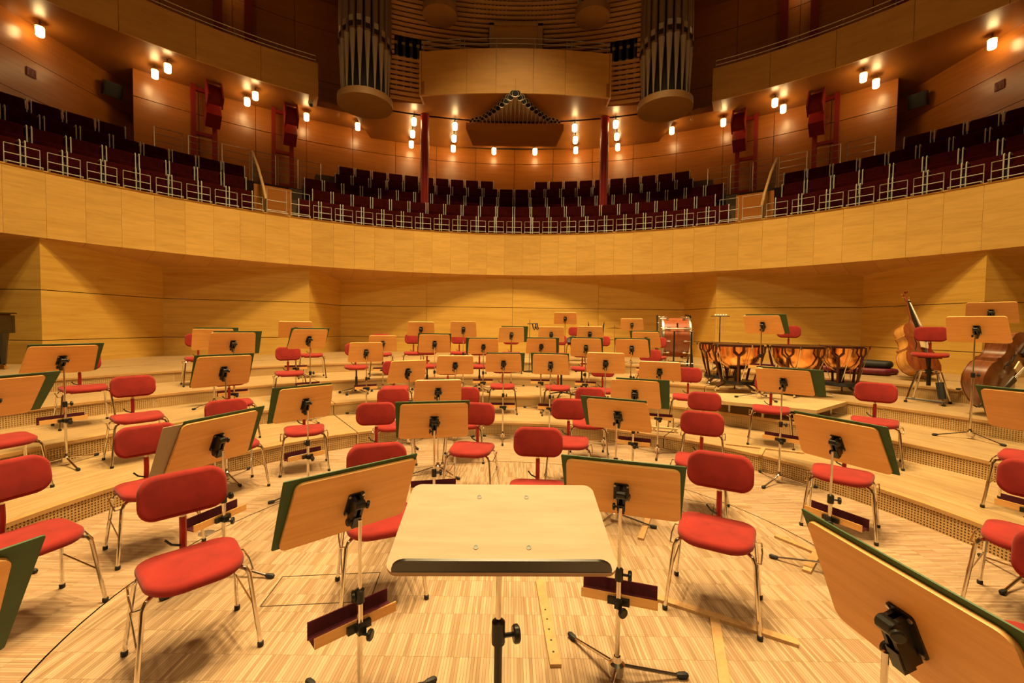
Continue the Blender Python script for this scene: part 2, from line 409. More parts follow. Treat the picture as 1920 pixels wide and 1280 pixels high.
for k in range(-30, 31):
    a = k*3.0 + .1; w = 1.23; tall = .27 if abs(abs(a)-34.5) < 2 else 0
    h1, h2 = ZT+.41+tall, ZT+.24+tall*.5; r = RF+.13
    f = MB().tube([P(r, a-w, ZT+.02), P(r, a-w, h1), P(r, a+w, h1), P(r, a+w, ZT+.02)], .009, 6)
    f.tube([P(r, a-w, h2), P(r, a+w, h2)], .009, 6)
    if tall: f.tube([P(r, a-w, ZT+.13), P(r, a+w, ZT+.13)], .009, 6)
    f.obj('guard_frame', 'guard', rail)
    l = MB().tube([P(RF-.03, a-1.3, ZT+.055), P(RF-.03, a+1.3, ZT+.055)], .009, 6)
    for s in (-1.25, 1.25): l.tube([P(RF-.03, a+s, ZT+.055), P(RF+.03, a+s, ZT+.015)], .013, 6)
    l.obj('ledge_rail', 'guard', rail)
# ---------------------------------------------------------------- stepped balcony floor and upper walls
ROWR = [11.30 + .83*n for n in range(5)]
ROWT = [5.13 + .56*n for n in range(5)]
tiers = struct('floor', 'dark stepped floor under the balcony seats', 'floor')
for n in range(6):
    z1 = 4.25 + .56*n; r0 = 10.62 + .83*n if n else RF+.1
    secs = [(-33, 33), (-92, -38), (38, 92)] if n < 4 else [(-29, 29), (-92, -48), (48, 92)]
    if n == 5: secs = [(-29, 29)]
    for (a0, a1) in secs:
        MB().arc(r0, 15.25, a0, a1, z1-.58, z1).obj('tier', 'step', tiers, smooth=None)
for s in (-1, 1):
    MB().arc(RF+.1, 15.25, min(s*33, s*38), max(s*33, s*38), 3.7, 4.2).obj('landing', 'step', tiers, smooth=None)
    MB().arc(11.9, 12.0, min(s*33.2, s*37.8), max(s*33.2, s*37.8), 4.2, 5.55).obj('stair_wall', 'upwall', tiers, smooth=None)
    MB().arc(14.0, 15.3, min(s*29, s*48), max(s*29, s*48), 5.9, 6.2).obj('gallery_walk', 'step', tiers, smooth=None)
wu = struct('wall_upper', 'curved reddish veneer wall behind the balcony seats', 'wall')
a = -48.0
while a < 47.9:
    top = 8.95 if abs(a+3) < 18.5 else 9.16
    for z0, z1 in ((5.6, 8.34), (8.36, top)):
        MB().arc(15.30, 15.34, a+.03, a+5.97, z0, z1, 3).obj('panel', 'upwall', wu, smooth=None)
    a += 6
MB().arc(15.34, 15.4, -48, 48, 5.6, 9.1).obj('wall_core', 'groove', wu, smooth=None)
for s, nm, lb in ((-1, 'wall_upper_left', 'upper side wall of reddish veneer beyond the seats on the grand piano side'), (1, 'wall_upper_right', 'upper side wall of reddish veneer beyond the seats on the double bass side')):
    w = struct(nm, lb, 'wall')
    A, B, C = (s*10.35, 14.07), (s*12.33, 14.10), (s*12.33, -4.0)
    for p, q in (((A, B), (B, C)) if s > 0 else ((B, A), (C, B))):
        wall_run(w, p, q, () if p[1] > 12 and q[1] > 12 else (.25, .5, .75), [5.2, 7.30, 8.25, 9.16], 'upwall')
# upper gallery soffits, parapets
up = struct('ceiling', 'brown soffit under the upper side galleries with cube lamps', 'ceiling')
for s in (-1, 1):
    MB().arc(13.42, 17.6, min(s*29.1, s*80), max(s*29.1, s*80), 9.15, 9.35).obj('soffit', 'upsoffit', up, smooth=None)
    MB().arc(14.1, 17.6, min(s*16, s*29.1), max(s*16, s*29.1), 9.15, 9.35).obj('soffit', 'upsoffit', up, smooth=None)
    w = struct('wall_gallery_left' if s < 0 else 'wall_gallery_right', 'upper gallery parapet of pale veneer on the %s side' % ('grand piano' if s < 0 else 'double bass'), 'wall')
    b = 29.1
    while b < 80:
        a0, a1 = sorted((s*(b+.02), s*(b+6.98)))
        MB().arc(13.36, 13.42, a0, a1, 9.13, 10.20, 3).obj('panel', 'parapet', w, smooth=None); b += 7
    a0, a1 = sorted((s*29.1, s*30.2))
    MB().arc(13.40, 14.1, a0, a1, 9.13, 10.2).obj('end_panel', 'parapet', w, smooth=None)
    g = thing('gallery_railing', 'thin steel handrail above the upper gallery parapet on the %s side' % ('grand piano' if s < 0 else 'double bass'), 'railing')
    m = MB()
    for z in (10.36, 10.50): m.tube([P(13.5, s*(29.4+i*2.5), z) for i in range(20)], .012, 6)
    m.obj('handrail', 'steel', g)
    for i in range(11): MB().tube([P(13.5, s*(29.4+i*4.75), 10.15), P(13.5, s*(29.4+i*4.75), 10.50)], .012, 6).obj('post', 'steel', g)
    uw = struct('wall_top_left' if s < 0 else 'wall_top_right', 'dark veneer wall high behind the upper gallery on the %s side' % ('grand piano' if s < 0 else 'double bass'), 'wall')
    b = 17
    while b < 80:
        a0, a1 = sorted((s*(b+.03), s*(b+6.97)))
        for z0, z1 in ((9.36, 11.3), (11.32, 13.3), (13.32, 15.5)):
            MB().arc(16.6, 16.64, a0, a1, z0, z1, 3).obj('panel', 'upwall', uw, smooth=None)
        b += 7
    a0, a1 = sorted((s*17, s*80)); MB().arc(16.64, 16.7, a0, a1, 9.36, 15.5).obj('wall_core', 'groove', uw, smooth=None)
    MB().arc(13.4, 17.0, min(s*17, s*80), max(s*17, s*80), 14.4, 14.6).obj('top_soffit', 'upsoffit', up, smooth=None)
    for i_, az in enumerate((36.4, 39.6, 47.6)):
        t = thing('gallery_post', 'red steel post before the top gallery wall, %s from the organ, %s side' % (['first', 'second', 'third'][i_], 'piano' if s < 0 else 'double bass'), 'post', group='red posts of the top gallery')
        MB().box((0, 0, 0), (.24, .24, 4.7)).obj('shaft', 'redpaint', t, smooth=None); MB().box((0, 0, -2.36), (.34, .34, .1)).obj('foot_plate', 'redpaint', t, smooth=None)
        p = P(16.3, s*az, 11.77); t.location = p; t.rotation_euler = (0, 0, -R(s*az))
# lower slab under the organ
slab = struct('ceiling', 'brown slab soffit under the organ gallery', 'ceiling')
prm = [(-2.96, 13.80), (-2.0, 13.68), (-1.0, 13.60), (0, 13.57)]
front = prm + [(-x, y) for x, y in prm[-2::-1]]
poly = [(-5.62, 17.8), (-5.60, 15.7), (-5.5, 14.6), (-3.98, 14.28), (-3.05, 14.38)] + front + [(3.05, 14.38), (3.98, 14.28), (5.5, 14.6), (5.60, 15.7), (5.62, 17.8)]
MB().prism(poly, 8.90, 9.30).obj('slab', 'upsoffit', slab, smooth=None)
wo = struct('wall_organ', 'convex pale veneer parapet of the organ gallery', 'wall')
def front_y(x): return 13.57 + .0265*x*x
cuts = [-2.96, -1.52, -.6, .55, 1.55, 2.96]
for c0, c1 in zip(cuts, cuts[1:]):
    rg = []
    for i in range(5):
        x = c0+.004 + (c1-c0-.008)*i/4; y = front_y(x); rg.append([(x, y, 8.86), (x, y+.05, 8.86), (x, y+.05, 10.22), (x, y, 10.22)])
    MB().loft([[Vector(p) for p in r] for r in rg]).obj('panel', 'parapet', wo, smooth=None)
for s in (-1, 1): MB().box((s*2.99, 14.05, 9.54), (.05, .58, 1.36)).obj('return_panel', 'parapet', wo, smooth=None)
g = thing('organ_gallery_railing', 'thin steel rail on top of the organ gallery parapet', 'railing')
for z in (10.42, 10.58): MB().tube([(x*.296, front_y(x*.296)+.1, z) for x in range(-10, 11)], .011, 6).obj('rail', 'steel', g)
for x in (-2.9, -1.75, -1.6, -.6, .6, 1.6, 1.75, 2.9): MB().tube([(x, front_y(x)+.1, 10.15), (x, front_y(x)+.1, 10.60)], .013, 6).obj('post', 'steel', g)
# ---------------------------------------------------------------- pipe organ
organ = thing('pipe_organ', 'large pipe organ with round pipe towers and horizontal wooden slats', 'organ')
def pipe(mb, c, z0, zm, z1, rad):
    """conical foot z0..zm, then cylindrical body with mouth to z1"""
    T = Matrix.Translation((c[0], c[1], 0))
    mb.lathe([(rad*.16, z0), (rad*.30, z0 + (zm-z0)*.2), (rad*.97, zm-.02), (rad, zm)], 10, T)
    return mb
def tower(cx, cy, rad, zd, npipe, prad, zm, z1, th):
    MB().lathe([(.01, zd), (rad*1.03, zd), (rad*1.03, zd+th), (.01, zd+th)], 48, Matrix.Translation((cx, cy, 0))).obj('tower_base', 'towerdisc', organ)
    MB().lathe([(.01, zd+th), (rad*.72, zd+th), (rad*.72, z1), (.01, z1)], 24, Matrix.Translation((cx, cy, 0))).obj('tower_core', 'trunk', organ)
    for k in range(npipe):
        a = math.pi*2*k/npipe + .1; c = (cx + rad*.86*math.sin(a), cy - rad*.86*math.cos(a))
        zk = zm + .16*math.cos(2*a)
        p = pipe(MB(), c, zd+th, zk, z1, prad).obj('pipe_foot', 'tin', organ)
        MB().lathe([(prad, zk), (prad*1.01, zk+.26), (prad*.97, zk+.27), (prad*.97, z1)], 12, Matrix.Translation((c[0], c[1], 0))).obj('pipe_body', 'tindark', p)
        n = Vector((c[0]-cx, c[1]-cy, 0)).normalized()
        MB().box(Vector((c[0], c[1], zk+.13)) + n*prad*.98, (prad*1.3, .012, .14), RZ(math.atan2(n.x, -n.y))).obj('mouth', 'trunk', p, smooth=None)
        MB().box(Vector((c[0], c[1], zk+.30)) + n*prad*.96, (prad*1.4, .014, .16), RZ(math.atan2(n.x, -n.y))).obj('lip', 'tin', p, smooth=None)
for s in (-1, 1):
    tower(s*4.66, 13.62, .80, 8.42, 20, .095, 10.15, 14.0, .20)
    tower(s*2.42, 14.0, .53, 11.45, 16, .075, 13.1, 14.6, .24)
# slatted case front: single slats bent round the organ
RS = 11.98
def slat(a0, a1, z, name='slat'): MB().arc(RS, RS+.07, a0, a1, z, z+.085, max(2, int((a1-a0)/2))).obj(name, 'slat', organ, smooth=None)
z = 8.95
while z < 14.3:
    if z < 10.28: secs = [(-19.6, -14.7), (14.7, 19.6)]
    elif z < 10.95: secs = [(-19.6, -19.0), (-14.9, -4.4), (4.4, 14.9), (19.0, 19.6)]
    elif z < 11.55: secs = [(-19.6, -4.4), (4.4, 19.6)]
    elif 12.75 < z < 13.3: secs = [(-19.6, -7.5), (-1.0, 1.0), (7.5, 19.6)]
    else: secs = [(-19.6, 19.6)]
    for a0, a1 in secs: slat(a0, a1, z)
    z += .157
MB().arc(RS+.75, RS+.85, -21, 21, 8.9, 15.5).obj('case_back', 'trunk', organ, smooth=None)
for s in (-1, 1):
    for i, az in enumerate((15.3, 16.4, 17.5, 18.6)):
        c = P(RS+.22, s*az)
        p = pipe(MB(), c, 9.2, 10.42, 11, .075).obj('bay_pipe_foot', 'tin', organ)
        MB().lathe([(.078, 10.42), (.078, 11.0), (.05, 11.25)], 12, Matrix.Translation((c.x, c.y, 0))).obj('bay_pipe_body', 'bluelip', p)
        MB().box(Vector((c.x, c.y-.078, 10.80)), (.10, .02, .09), RZ(-R(s*az))).obj('bay_pipe_lip', 'brass', p, smooth=None)
    for i in range(9):
        c = P(RS+.2, s*(1.6+i*.62)); h = 13.05 + .02*i
        p = pipe(MB(), c, 12.0, 12.75, 13, .04).obj('small_pipe_foot', 'tin', organ)
        MB().lathe([(.042, 12.75), (.042, h+.3)], 10, Matrix.Translation((c.x, c.y, 0))).obj('small_pipe_body', 'tindark', p)
door = struct('door_1', 'veneer door in the organ case above the parapet', 'door')
MB().box((0, 14.55, 10.75), (1.62, .06, 1.55)).obj('door_leaf', 'parapet', door, smooth=None)
for x in (-.80, .80): MB().box((x, 14.51, 10.78), (.16, .10, 1.62)).obj('door_jamb', 'soffit', door, smooth=None)
MB().box((0, 14.51, 11.56), (1.76, .10, .10)).obj('door_head', 'soffit', door, smooth=None)
# horizontal trumpets under the organ gallery
ch = thing('horizontal_trumpet_rank', 'fan of horizontal organ trumpets on a brown wind chest under the gallery', 'organ pipes')
MB().add([Vector(p) for p in ((-1.68,15.05,8.40),(1.68,15.05,8.40),(1.56,16.4,8.40),(-1.56,16.4,8.40),(-1.68,15.05,8.62),(1.68,15.05,8.62),(1.6,16.4,8.88),(-1.6,16.4,8.88))],
         [(0,3,2,1),(4,5,6,7),(0,1,5,4),(1,2,6,5),(2,3,7,6),(3,0,4,7)]).obj('wind_chest', 'upsoffit', ch, smooth=None)
for row in range(2):
    n = 23 if row == 0 else 22
    for k in range(n):
        u = (k + .5 + row*.5)/23*2 - 1; au = abs(u)
        ln = .14 + 1.88*max(0, 1-au*1.1)**1.3 + (.1 if au > .82 else 0) - row*.10
        x = u*1.58; br = .040 + .060*max(0, 1-au)**.8; z = 8.58 + row*.12 + .02
        y1 = 15.12 - ln
        T = M4((x, 15.12, z), RX(math.pi/2))
        q = MB().lathe([(.012, 0), (.014, ln*.35), (br*.5, ln*.72), (br, ln), (br*.9, ln-.004), (br*.45, ln*.74)], 12, T).obj('trumpet', 'tin', ch)
        MB().lathe([(br*.88, ln-.012), (br*.6, ln-.02), (.001, ln-.02)], 12, T).obj('bell_void', 'void', q)
# ---------------------------------------------------------------- columns, steel frames, lamps, fittings
for s, lb in ((-1, 'grand piano'), (1, 'timpani')):
    t = thing('round_column', 'round red column rising from the seats to the organ slab, %s side' % lb, 'column', P(12.72, s*14.15, 5.35), 0)
    MB().lathe([(.145, 0), (.145, 3.50)], 28).obj('shaft', 'redpaint', t)
    MB().lathe([(.16, 3.50), (.16, 3.54)], 28).obj('collar', 'redpaint', t); MB().lathe([(.19, -.02), (.19, .02)], 28).obj('base_ring', 'redpaint', t)
for s in (-1, 1):
    for az, lb in ((33.0, 'beside the aisle'), (41.6, 'beside the side wall panel')):
        t = thing('steel_frame', 'red steel twin post frame with slanted bracket %s, %s side' % (lb, 'grand piano' if s < 0 else 'double bass'), 'steel frame', P(15.02, s*az, 5.9), -R(s*az))
        for x in (-.28, .28): MB().box((x, 0, 1.62), (.13, .16, 3.24)).obj('post', 'redpaint', t, smooth=None)
        for z in (.6, 1.75, 3.12): MB().box((0, 0, z), (.44, .12, .10)).obj('crossbar', 'redpaint', t, smooth=None)
        q = RX(R(-34)); bx = -s*.20
        MB().box((bx, -.30, 2.30), (.40, .50, .50), q).obj('bracket_box', 'redpaint', t, smooth=None)
        MB().box((bx, -.62, 2.84), (.38, .12, .82), q).obj('bracket_web', 'redpaint', t, smooth=None)
        for x in (-.19, .19): MB().box((bx+x, -.68, 2.86), (.035, .40, .84), q).obj('bracket_flange', 'redpaint', t, smooth=None)
lg = MB().lathe([(.07, 0), (.082, .02), (.085, .20), (.07, .225)], 14).mesh('glass', 'lamp')
lr = MB().lathe([(.09, .222), (.105, .225), (.105, .25), (.09, .253)], 16).mesh('ring', 'ring')
ls = MB().lathe([(.02, .25), (.02, .36)], 8).mesh('stem', 'ring')
def lamp(r, az, z, lb):
    t = thing('ceiling_lamp', lb, 'lamp', P(r, az, z-.36), 0, 'small glowing ceiling lamps')
    for nm, me in (('glass', lg), ('ring', lr), ('stem', ls)): inst(nm, me, t)
for s in (-1, 1):
    sd = 'piano side' if s < 0 else 'timpani side'
    for az in (9.5, 15.8):
        for r, w in ((12.8, 'front'), (13.8, 'middle'), (14.75, 'rear')):
            lamp(r, s*az, 8.90, '%s lamp of the row of three %s the red column, %s' % (w, 'inside' if az < 12 else 'outside', sd))
    lamp(14.75, s*3.2, 8.90, 'small glowing lamp behind the trumpet wind chest, %s' % sd)
    for r, az, w in ((14.5, 23.5, 'behind the big pipe tower'), (14.6, 30.2, 'at the end of the upper gallery'), (14.0, 36.5, 'between the red brackets, nearer the parapet'), (14.6, 37.2, 'between the red brackets, nearer the wall'),
                  (14.0, 45.5, 'by the loudspeaker, nearer the parapet'), (14.65, 46.35, 'by the loudspeaker, nearer the wall'), (14.6, 55.3, 'above the side wall sign')):
        lamp(r, s*az, 9.15, 'small glowing gallery lamp %s, %s' % (w, sd if s < 0 else 'double bass side'))
    lamp(16.0, s*38.2, 14.4, 'small glowing lamp in the topmost gallery, %s' % (sd if s < 0 else 'double bass side'))
    t = thing('soffit_downlight', 'tiny recessed downlight in the soffit beside the big pipe tower, %s' % sd, 'downlight', P(14.45, s*26.2, 9.13))
    MB().lathe([(.03, -.01), (.045, -.012), (.045, .02), (.03, .02)], 14).obj('rim', 'chrome', t); MB().lathe([(.001, .005), (.03, .005), (.03, .012), (.001, .012)], 12).obj('lens', 'camwhite', t)
for s in (-1, 1):
    sd = 'piano side' if s < 0 else 'double bass side'
    t = thing('loudspeaker', 'small black loudspeaker tilted high on the upper side wall, %s' % sd, 'speaker', (s*12.05, 13.1, 8.55), R(s*-58))
    q = RX(R(18)); MB().box((0, 0, 0), (.42, .26, .40), q).obj('cabinet', 'black', t, smooth=None)
    MB().box(q @ Vector((0, -.135, 0)), (.38, .012, .36), q).obj('grille', 'rubber', t, smooth=None); MB().box((0, .16, .0), (.10, .14, .10)).obj('wall_bracket', 'black', t, smooth=None)
    t = thing('fire_hose_sign', 'small dark red hose pictogram sign on the upper side wall, %s' % sd, 'sign', (s*12.31, 11.15, 7.92), R(s*-90))
    MB().box((0, 0, 0), (.22, .012, .22)).obj('plate', 'signred', t, smooth=None)
    MB().tube([(.02, -.009, -.075), (.02, -.009, .03), (.04, -.009, .065), (.07, -.009, .05), (.07, -.009, .02), (.045, -.009, .0)], .007, 5).obj('symbol_hose', 'signpale', t)
    MB().box((-.075, -.008, .0), (.012, .004, .17)).obj('symbol_bar', 'signpale', t, smooth=None); MB().box((-.03, -.008, .07), (.07, .004, .012)).obj('symbol_flame', 'signpale', t, smooth=None)
t = thing('dome_camera', 'small white dome camera under the end of the upper gallery', 'camera', P(13.75, -29.9, 9.02))
MB().lathe([(.001, .13), (.07, .13), (.085, .06), (.085, 0), (.07, -.02)], 16).obj('housing', 'camwhite', t); MB().lathe([(.07, -.02), (.06, -.07), (.03, -.10), (.001, -.105)], 16).obj('dome', 'black', t)
for s in (-1, 1):                          # aisle rails beside the seat blocks
    t = thing('aisle_railing', 'steel barred railing on the walkway above the aisle, %s side' % ('piano' if s < 0 else 'double bass'), 'railing')
    for a0, a1 in ((28.6, 31.2), (31.5, 33.9), (34.2, 36.9), (37.2, 40.2), (40.6, 43.6), (44.2, 46.8)):
        m = MB().tube([P(14.05, s*a0, 6.2), P(14.05, s*a0, 7.18), P(14.05, s*a1, 7.18), P(14.05, s*a1, 6.2)], .014, 6)
        for z in (6.4, 6.6, 6.8, 7.0): m.tube([P(14.05, s*a0, z), P(14.05, s*a1, z)], .008, 5)
        m.obj('rail_panel', 'steel', t)
    t = thing('stair_handrail', 'sloping wooden handrail on a glass panel beside the aisle, %s side' % ('piano' if s < 0 else 'double bass'), 'handrail')
    pts = [P(11.05, s*36.9, 4.95), P(11.35, s*37.0, 5.35), P(12.1, s*37.2, 6.1), P(12.9, s*37.4, 6.75)]
    MB().tube(pts, .035, 8).obj('handrail', 'nosing', t)
    MB().loft([[p + Vector((0, 0, -.03)), p + Vector((.012, 0, -.03)), p + Vector((.012, 0, -.75)), p + Vector((0, 0, -.75))] for p in pts]).obj('glass_panel', 'glassy', t, smooth=None)
# ---------------------------------------------------------------- balcony seats
def make_seat():
    t = thing('auditorium_seat', 'x', 'seat')
    W = .268
    pl = rpoly([(-W, 0), (W, 0), (W, .60), (-W, .60)], [.02, .02, .05, .05], 3)
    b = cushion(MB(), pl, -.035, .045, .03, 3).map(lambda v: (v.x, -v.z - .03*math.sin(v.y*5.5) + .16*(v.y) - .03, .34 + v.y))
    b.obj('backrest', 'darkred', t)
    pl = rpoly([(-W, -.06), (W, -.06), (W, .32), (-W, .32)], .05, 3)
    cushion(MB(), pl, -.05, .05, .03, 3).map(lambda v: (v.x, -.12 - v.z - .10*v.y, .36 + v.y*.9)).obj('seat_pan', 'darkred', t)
    for s in (-1, 1):
        MB().box((s*(W+.012), .03, .33), (.018, .36, .66)).obj('side_panel', 'rubber', t, smooth=None)
        MB().tube([(s*(W-.012), -.20, 0), (s*(W-.012), -.20, .86), (s*(W-.012), -.17, .885), (s*(W-.012), .0, .885)], .011, 6).obj('side_frame', 'bar', t)
    return t
seat0 = make_seat(); used = [False]
def seat(n, az, lb):
    loc = P(ROWR[n]+.02, az, 4.25 + .56*n); grp = 'balcony seats in blocks'
    if not used[0]:
        used[0] = True; seat0.location = loc; seat0.rotation_euler = (0, 0, -R(az)); seat0['label'] = lb; seat0['group'] = grp
    else: dup(seat0, loc, -R(az), lb, grp)
ORDS = ['first', 'second', 'third', 'fourth', 'fifth', 'sixth', 'seventh', 'eighth', 'ninth', 'tenth', 'eleventh', 'twelfth', 'thirteenth', 'fourteenth', 'fifteenth', 'sixteenth']
RW = ['front', 'second', 'third', 'fourth', 'rearmost']
for n in range(5):
    st = math.degrees(.59/ROWR[n]); lim = [33, 33, 32.6, 28.6, 28][n]; a0 = 3.1 if n == 4 else 0
    k = 0
    while a0 + (k+1)*st <= lim + .3:
        for s in (-1, 1): seat(n, s*(a0 + (k+.5)*st), 'dark red seat in the %s row under the organ, %s from middle towards %s' % (RW[n], ORDS[k], 'piano' if s < 0 else 'timpani'))
        k += 1
    if n < 4:
        a0 = [38.3, 38.5, 38.2, 49.4][n]; k = 0
        while a0 + (k+1)*st < 63:
            for s in (-1, 1): seat(n, s*(a0 + (k+.5)*st), 'dark red seat in the %s balcony row above the %s, %s from the aisle' % (RW[n], 'piano' if s < 0 else 'double basses', ORDS[k]))
            k += 1
# ---------------------------------------------------------------- orchestra chairs (front of the chair looks along local -y)
def seat_parts(t, H):
    pl = rpoly([(-.195, -.205), (.195, -.205), (.218, .185), (-.218, .185)], [.13, .13, .11, .11], 7)
    cushion(MB(), pl, H-.05, H, .022, 4).map(lambda v: (v.x, v.y, v.z - .9*max(0, -v.y-.10)**2 - .35*max(0, abs(v.x)-.10)**2*0 - .10*max(0, .02-abs(v.y-.0))*0 + .25*v.x*v.x*(v.y > .0))).obj('seat', 'red', t)
    pl = rpoly([(-.192, -.112), (.192, -.112), (.188, .112), (-.188, .112)], [.085, .085, .075, .075], 7)
    cushion(MB(), pl, -.026, .026, .022, 4).map(lambda v: (v.x, .215 + v.z - 1.25*v.x*v.x + .16*v.y, H + .285 + v.y)).obj('backrest', 'red', t)
    st = MB().tube([(0, .10, H-.055), (0, .19, H-.055), (0, .222, H-.02), (0, .212, H+.08), (0, .222, H+.22)], .010, 6).map(lambda v: (v.x*1.2, v.y, v.z)).obj('strut', 'chrome', t)
    MB().tube([(0, .205, H-.045), (0, .223, H-.015), (0, .213, H+.075), (0, .218, H+.15)], .0125, 6).map(lambda v: (v.x*1.3, v.y, v.z)).obj('strut_sleeve', 'redstrap', st)
    MB().tube([(-.012, .215, H+.0), (-.05, .22, H+.015), (-.075, .225, H+.045)], .006, 6).obj('lever', 'black', st)
    MB().box((0, .02, H-.062), (.26, .24, .016)).obj('seat_plate', 'black', t, smooth=None)
def make_chair(H=.465):
    t = thing('orchestra_chair', 'x', 'chair')
    seat_parts(t, H)
    k = H/.465
    for sx in (-1, 1):
        for sy, fy, ty in ((-1, -.205, -.145), (1, .20, .115)):
            l = MB().tube([(sx*.17, ty*.8, H-.055), (sx*.195, ty, H-.062), (sx*.208, ty*1.06, H-.09), (sx*.242, fy, .02)], .0105, 8).obj('leg', 'chrome', t)
            MB().lathe([(.013, 0), (.015, .006), (.015, .022), (.012, .026)], 10, Matrix.Translation((sx*.242, fy, 0))).obj('foot', 'rubber', l)
        MB().tube([(sx*.17, -.116, H-.055), (sx*.16, 0, H-.058), (sx*.17, .092, H-.055)], .009, 6).obj('side_rail', 'chrome', t)
        MB().tube([(sx*.228, -.18, H*.42), (sx*.224, .16, H*.50)], .0045, 6).obj('cross_rod', 'chrome', t)
        MB().tube([(sx*.205, -.145, H-.085), (sx*.236, -.115, H-.10), (sx*.242, -.03, H-.075), (sx*.238, .06, H-.06), (sx*.208, .11, H-.085)], .005, 6).obj('stacking_loop', 'chrome', t)
    return t
def make_swivel():
    H = .50; t = thing('swivel_chair', 'x', 'chair'); seat_parts(t, H)
    MB().lathe([(.022, .09), (.022, .30), (.014, .30), (.014, H-.06)], 12).obj('column', 'black', t)
    MB().lathe([(.035, .07), (.038, .10), (.025, .12)], 12).obj('hub', 'chrome', t)
    for k in range(5):
        a = k*math.pi*2/5 + .3
        l = MB().tube([(.03*math.cos(a), .03*math.sin(a), .095), (.15*math.cos(a), .15*math.sin(a), .06), (.29*math.cos(a), .29*math.sin(a), .03)], .011, 6).obj('leg', 'chrome', t)
        MB().lathe([(.02, 0), (.024, .01), (.022, .035), (.01, .042)], 10, Matrix.Translation((.29*math.cos(a), .29*math.sin(a), 0))).obj('foot', 'rubber', l)
    return t
def make_stool(H=.74):
    t = thing('bass_stool', 'x', 'stool'); seat_parts(t, H)
    MB().lathe([(.026, .26), (.026, .52), (.017, .52), (.017, H-.06)], 12).obj('column', 'black', t)
    MB().lathe([(.05, .44), (.05, .50)], 14).obj('clamp_ring', 'black', t)
    for k in range(4):
        a = k*math.pi/2 + .6; c, s = math.cos(a), math.sin(a)
        l = MB().tube([(.04*c, .04*s, .47), (.13*c, .13*s, .475), (.155*c, .155*s, .455), (.29*c, .29*s, .02)], .014, 8).obj('leg', 'chrome', t)
        MB().lathe([(.018, 0), (.022, .008), (.02, .03)], 10, Matrix.Translation((.29*c, .29*s, 0))).obj('foot', 'rubber', l)
    c, s = math.cos(.6+3*math.pi/2), math.sin(.6+3*math.pi/2)
    MB().tube([(.20*c, .20*s, .33), (.265*c, .265*s, .10)], .045, 8).obj('leg_pad', 'rubber', t)
    MB().tube([(-.24, -.17, .06), (.17, -.25, .06)], .012, 6).obj('foot_bar', 'black', t)
    return t
LVN = ['on the stage floor', 'on the first riser', 'on the second riser', 'on the third riser', 'on the topmost riser']
class Ranks:
    """counts the unnamed look-alikes of one level from the timpani side"""
    def __init__(s, rows):
        s.o = {}
        for lv in set(r[1] for r in rows):
            q = sorted((r for r in rows if r[1] == lv), key=lambda r: -math.atan2(r[2], r[3]-CY))
            for i, r in enumerate(q): s.o[r[0]] = ORDS[i]
def side_of(x, y):
    a = math.degrees(math.atan2(x, y-CY)); return 'grand piano side' if a < -33 else ('timpani side' if a > 33 else 'middle of the stage')
protos = {}
def chair(x, y, lv, yaw, kind='chair', lab=None):
    mk = {'chair': make_chair, 'swivel': make_swivel, 'stool': make_stool}[kind]
    base = {'chair': 'red upholstered orchestra chair with chrome legs', 'swivel': 'red swivel chair with black column and five star feet', 'stool': 'tall red upholstered stool with bent chrome legs'}[kind]
    lab = lab or '%s %s, %s' % (base, LVN[lv], side_of(x, y)); grp = 'orchestra chairs'
    if kind not in protos:
        t = mk(); t.location = (x, y, LV[lv]); t.rotation_euler = (0, 0, R(yaw)); tag(t, lab, None, grp); protos[kind] = t; return t
    return dup(protos[kind], (x, y, LV[lv]), R(yaw), lab, grp)
B = 'red upholstered orchestra chair '
CH = [
 (-1.58, 2.10, 0, 47, B+'turned inwards beside the front wooden stand on the piano side'), (-2.64, 2.30, 0, 72, B+'half out of view behind the stand at the piano side corner'),
 (-2.61, 3.11, 0, 52, B+'behind the stand that holds a grey sheet'), (-3.94, 4.50, 1, 52, None), (-4.26, 3.53, 1, 70, None), (-5.16, 5.16, 2, 55, None), (-5.30, 7.28, 3, 42, None),
 (-3.49, 5.36, 1, 45, None), (-2.75, 4.22, 0, 52, None), (-3.62, 6.98, 2, 34, None), (-3.95, 8.45, 3, 30, None), (-2.34, 4.83, 0, 27, None), (-1.31, 4.10, 0, 14, B+'half hidden by the flame grained stand in mid stage'),
 (-1.40, 5.10, 0, 19, None), (-.80, 2.62, 0, 24, B+'mostly hidden behind the front stand on the piano side'), (-.38, 4.17, 0, -10, B+'turned slightly away beside the flame grained stand'),
 (-.58, 5.26, 0, 4, None), (.20, 3.12, 0, -4, B+'directly behind the conductor desk'), (.61, 4.47, 0, -6, None), (.98, 5.35, 0, -12, None), (2.30, 5.10, 0, -26, None),
 (1.72, 3.87, 0, -28, B+'second in the row leading from the T shaped floor batten'), (1.23, 2.52, 0, -30, B+'standing on the large T shaped floor batten'), (2.60, 6.31, 1, -24, None), (3.30, 5.42, 1, -30, None),
 (4.04, 4.74, 1, -40, None), (2.78, 3.56, 0, -42, None), (4.22, 3.40, 1, -62, None), (3.05, 2.45, 0, -58, B+'at the edge of the first riser on the double bass side'), (2.02, 1.50, 0, -62, B+'close behind the large slanted stand on the double bass side'),
 (-1.83, 6.79, 1, 24, None), (-2.16, 9.42, 3, 14, None), (-1.19, 9.72, 3, 8, None), (-.02, 9.76, 3, 0, None), (-.15, 7.20, 1, 1, None), (.77, 7.10, 1, -7, None), (1.45, 6.85, 1, -14, None), (-1.02, 6.84, 1, 8, None),
 (3.05, 9.05, 3, -22, None), (2.47, 7.66, 2, -20, None), (1.98, 9.50, 3, -13, None), (1.05, 9.70, 3, -7, None), (1.62, 10.95, 4, -9, None), (-2.72, 8.95, 3, 21, None)]
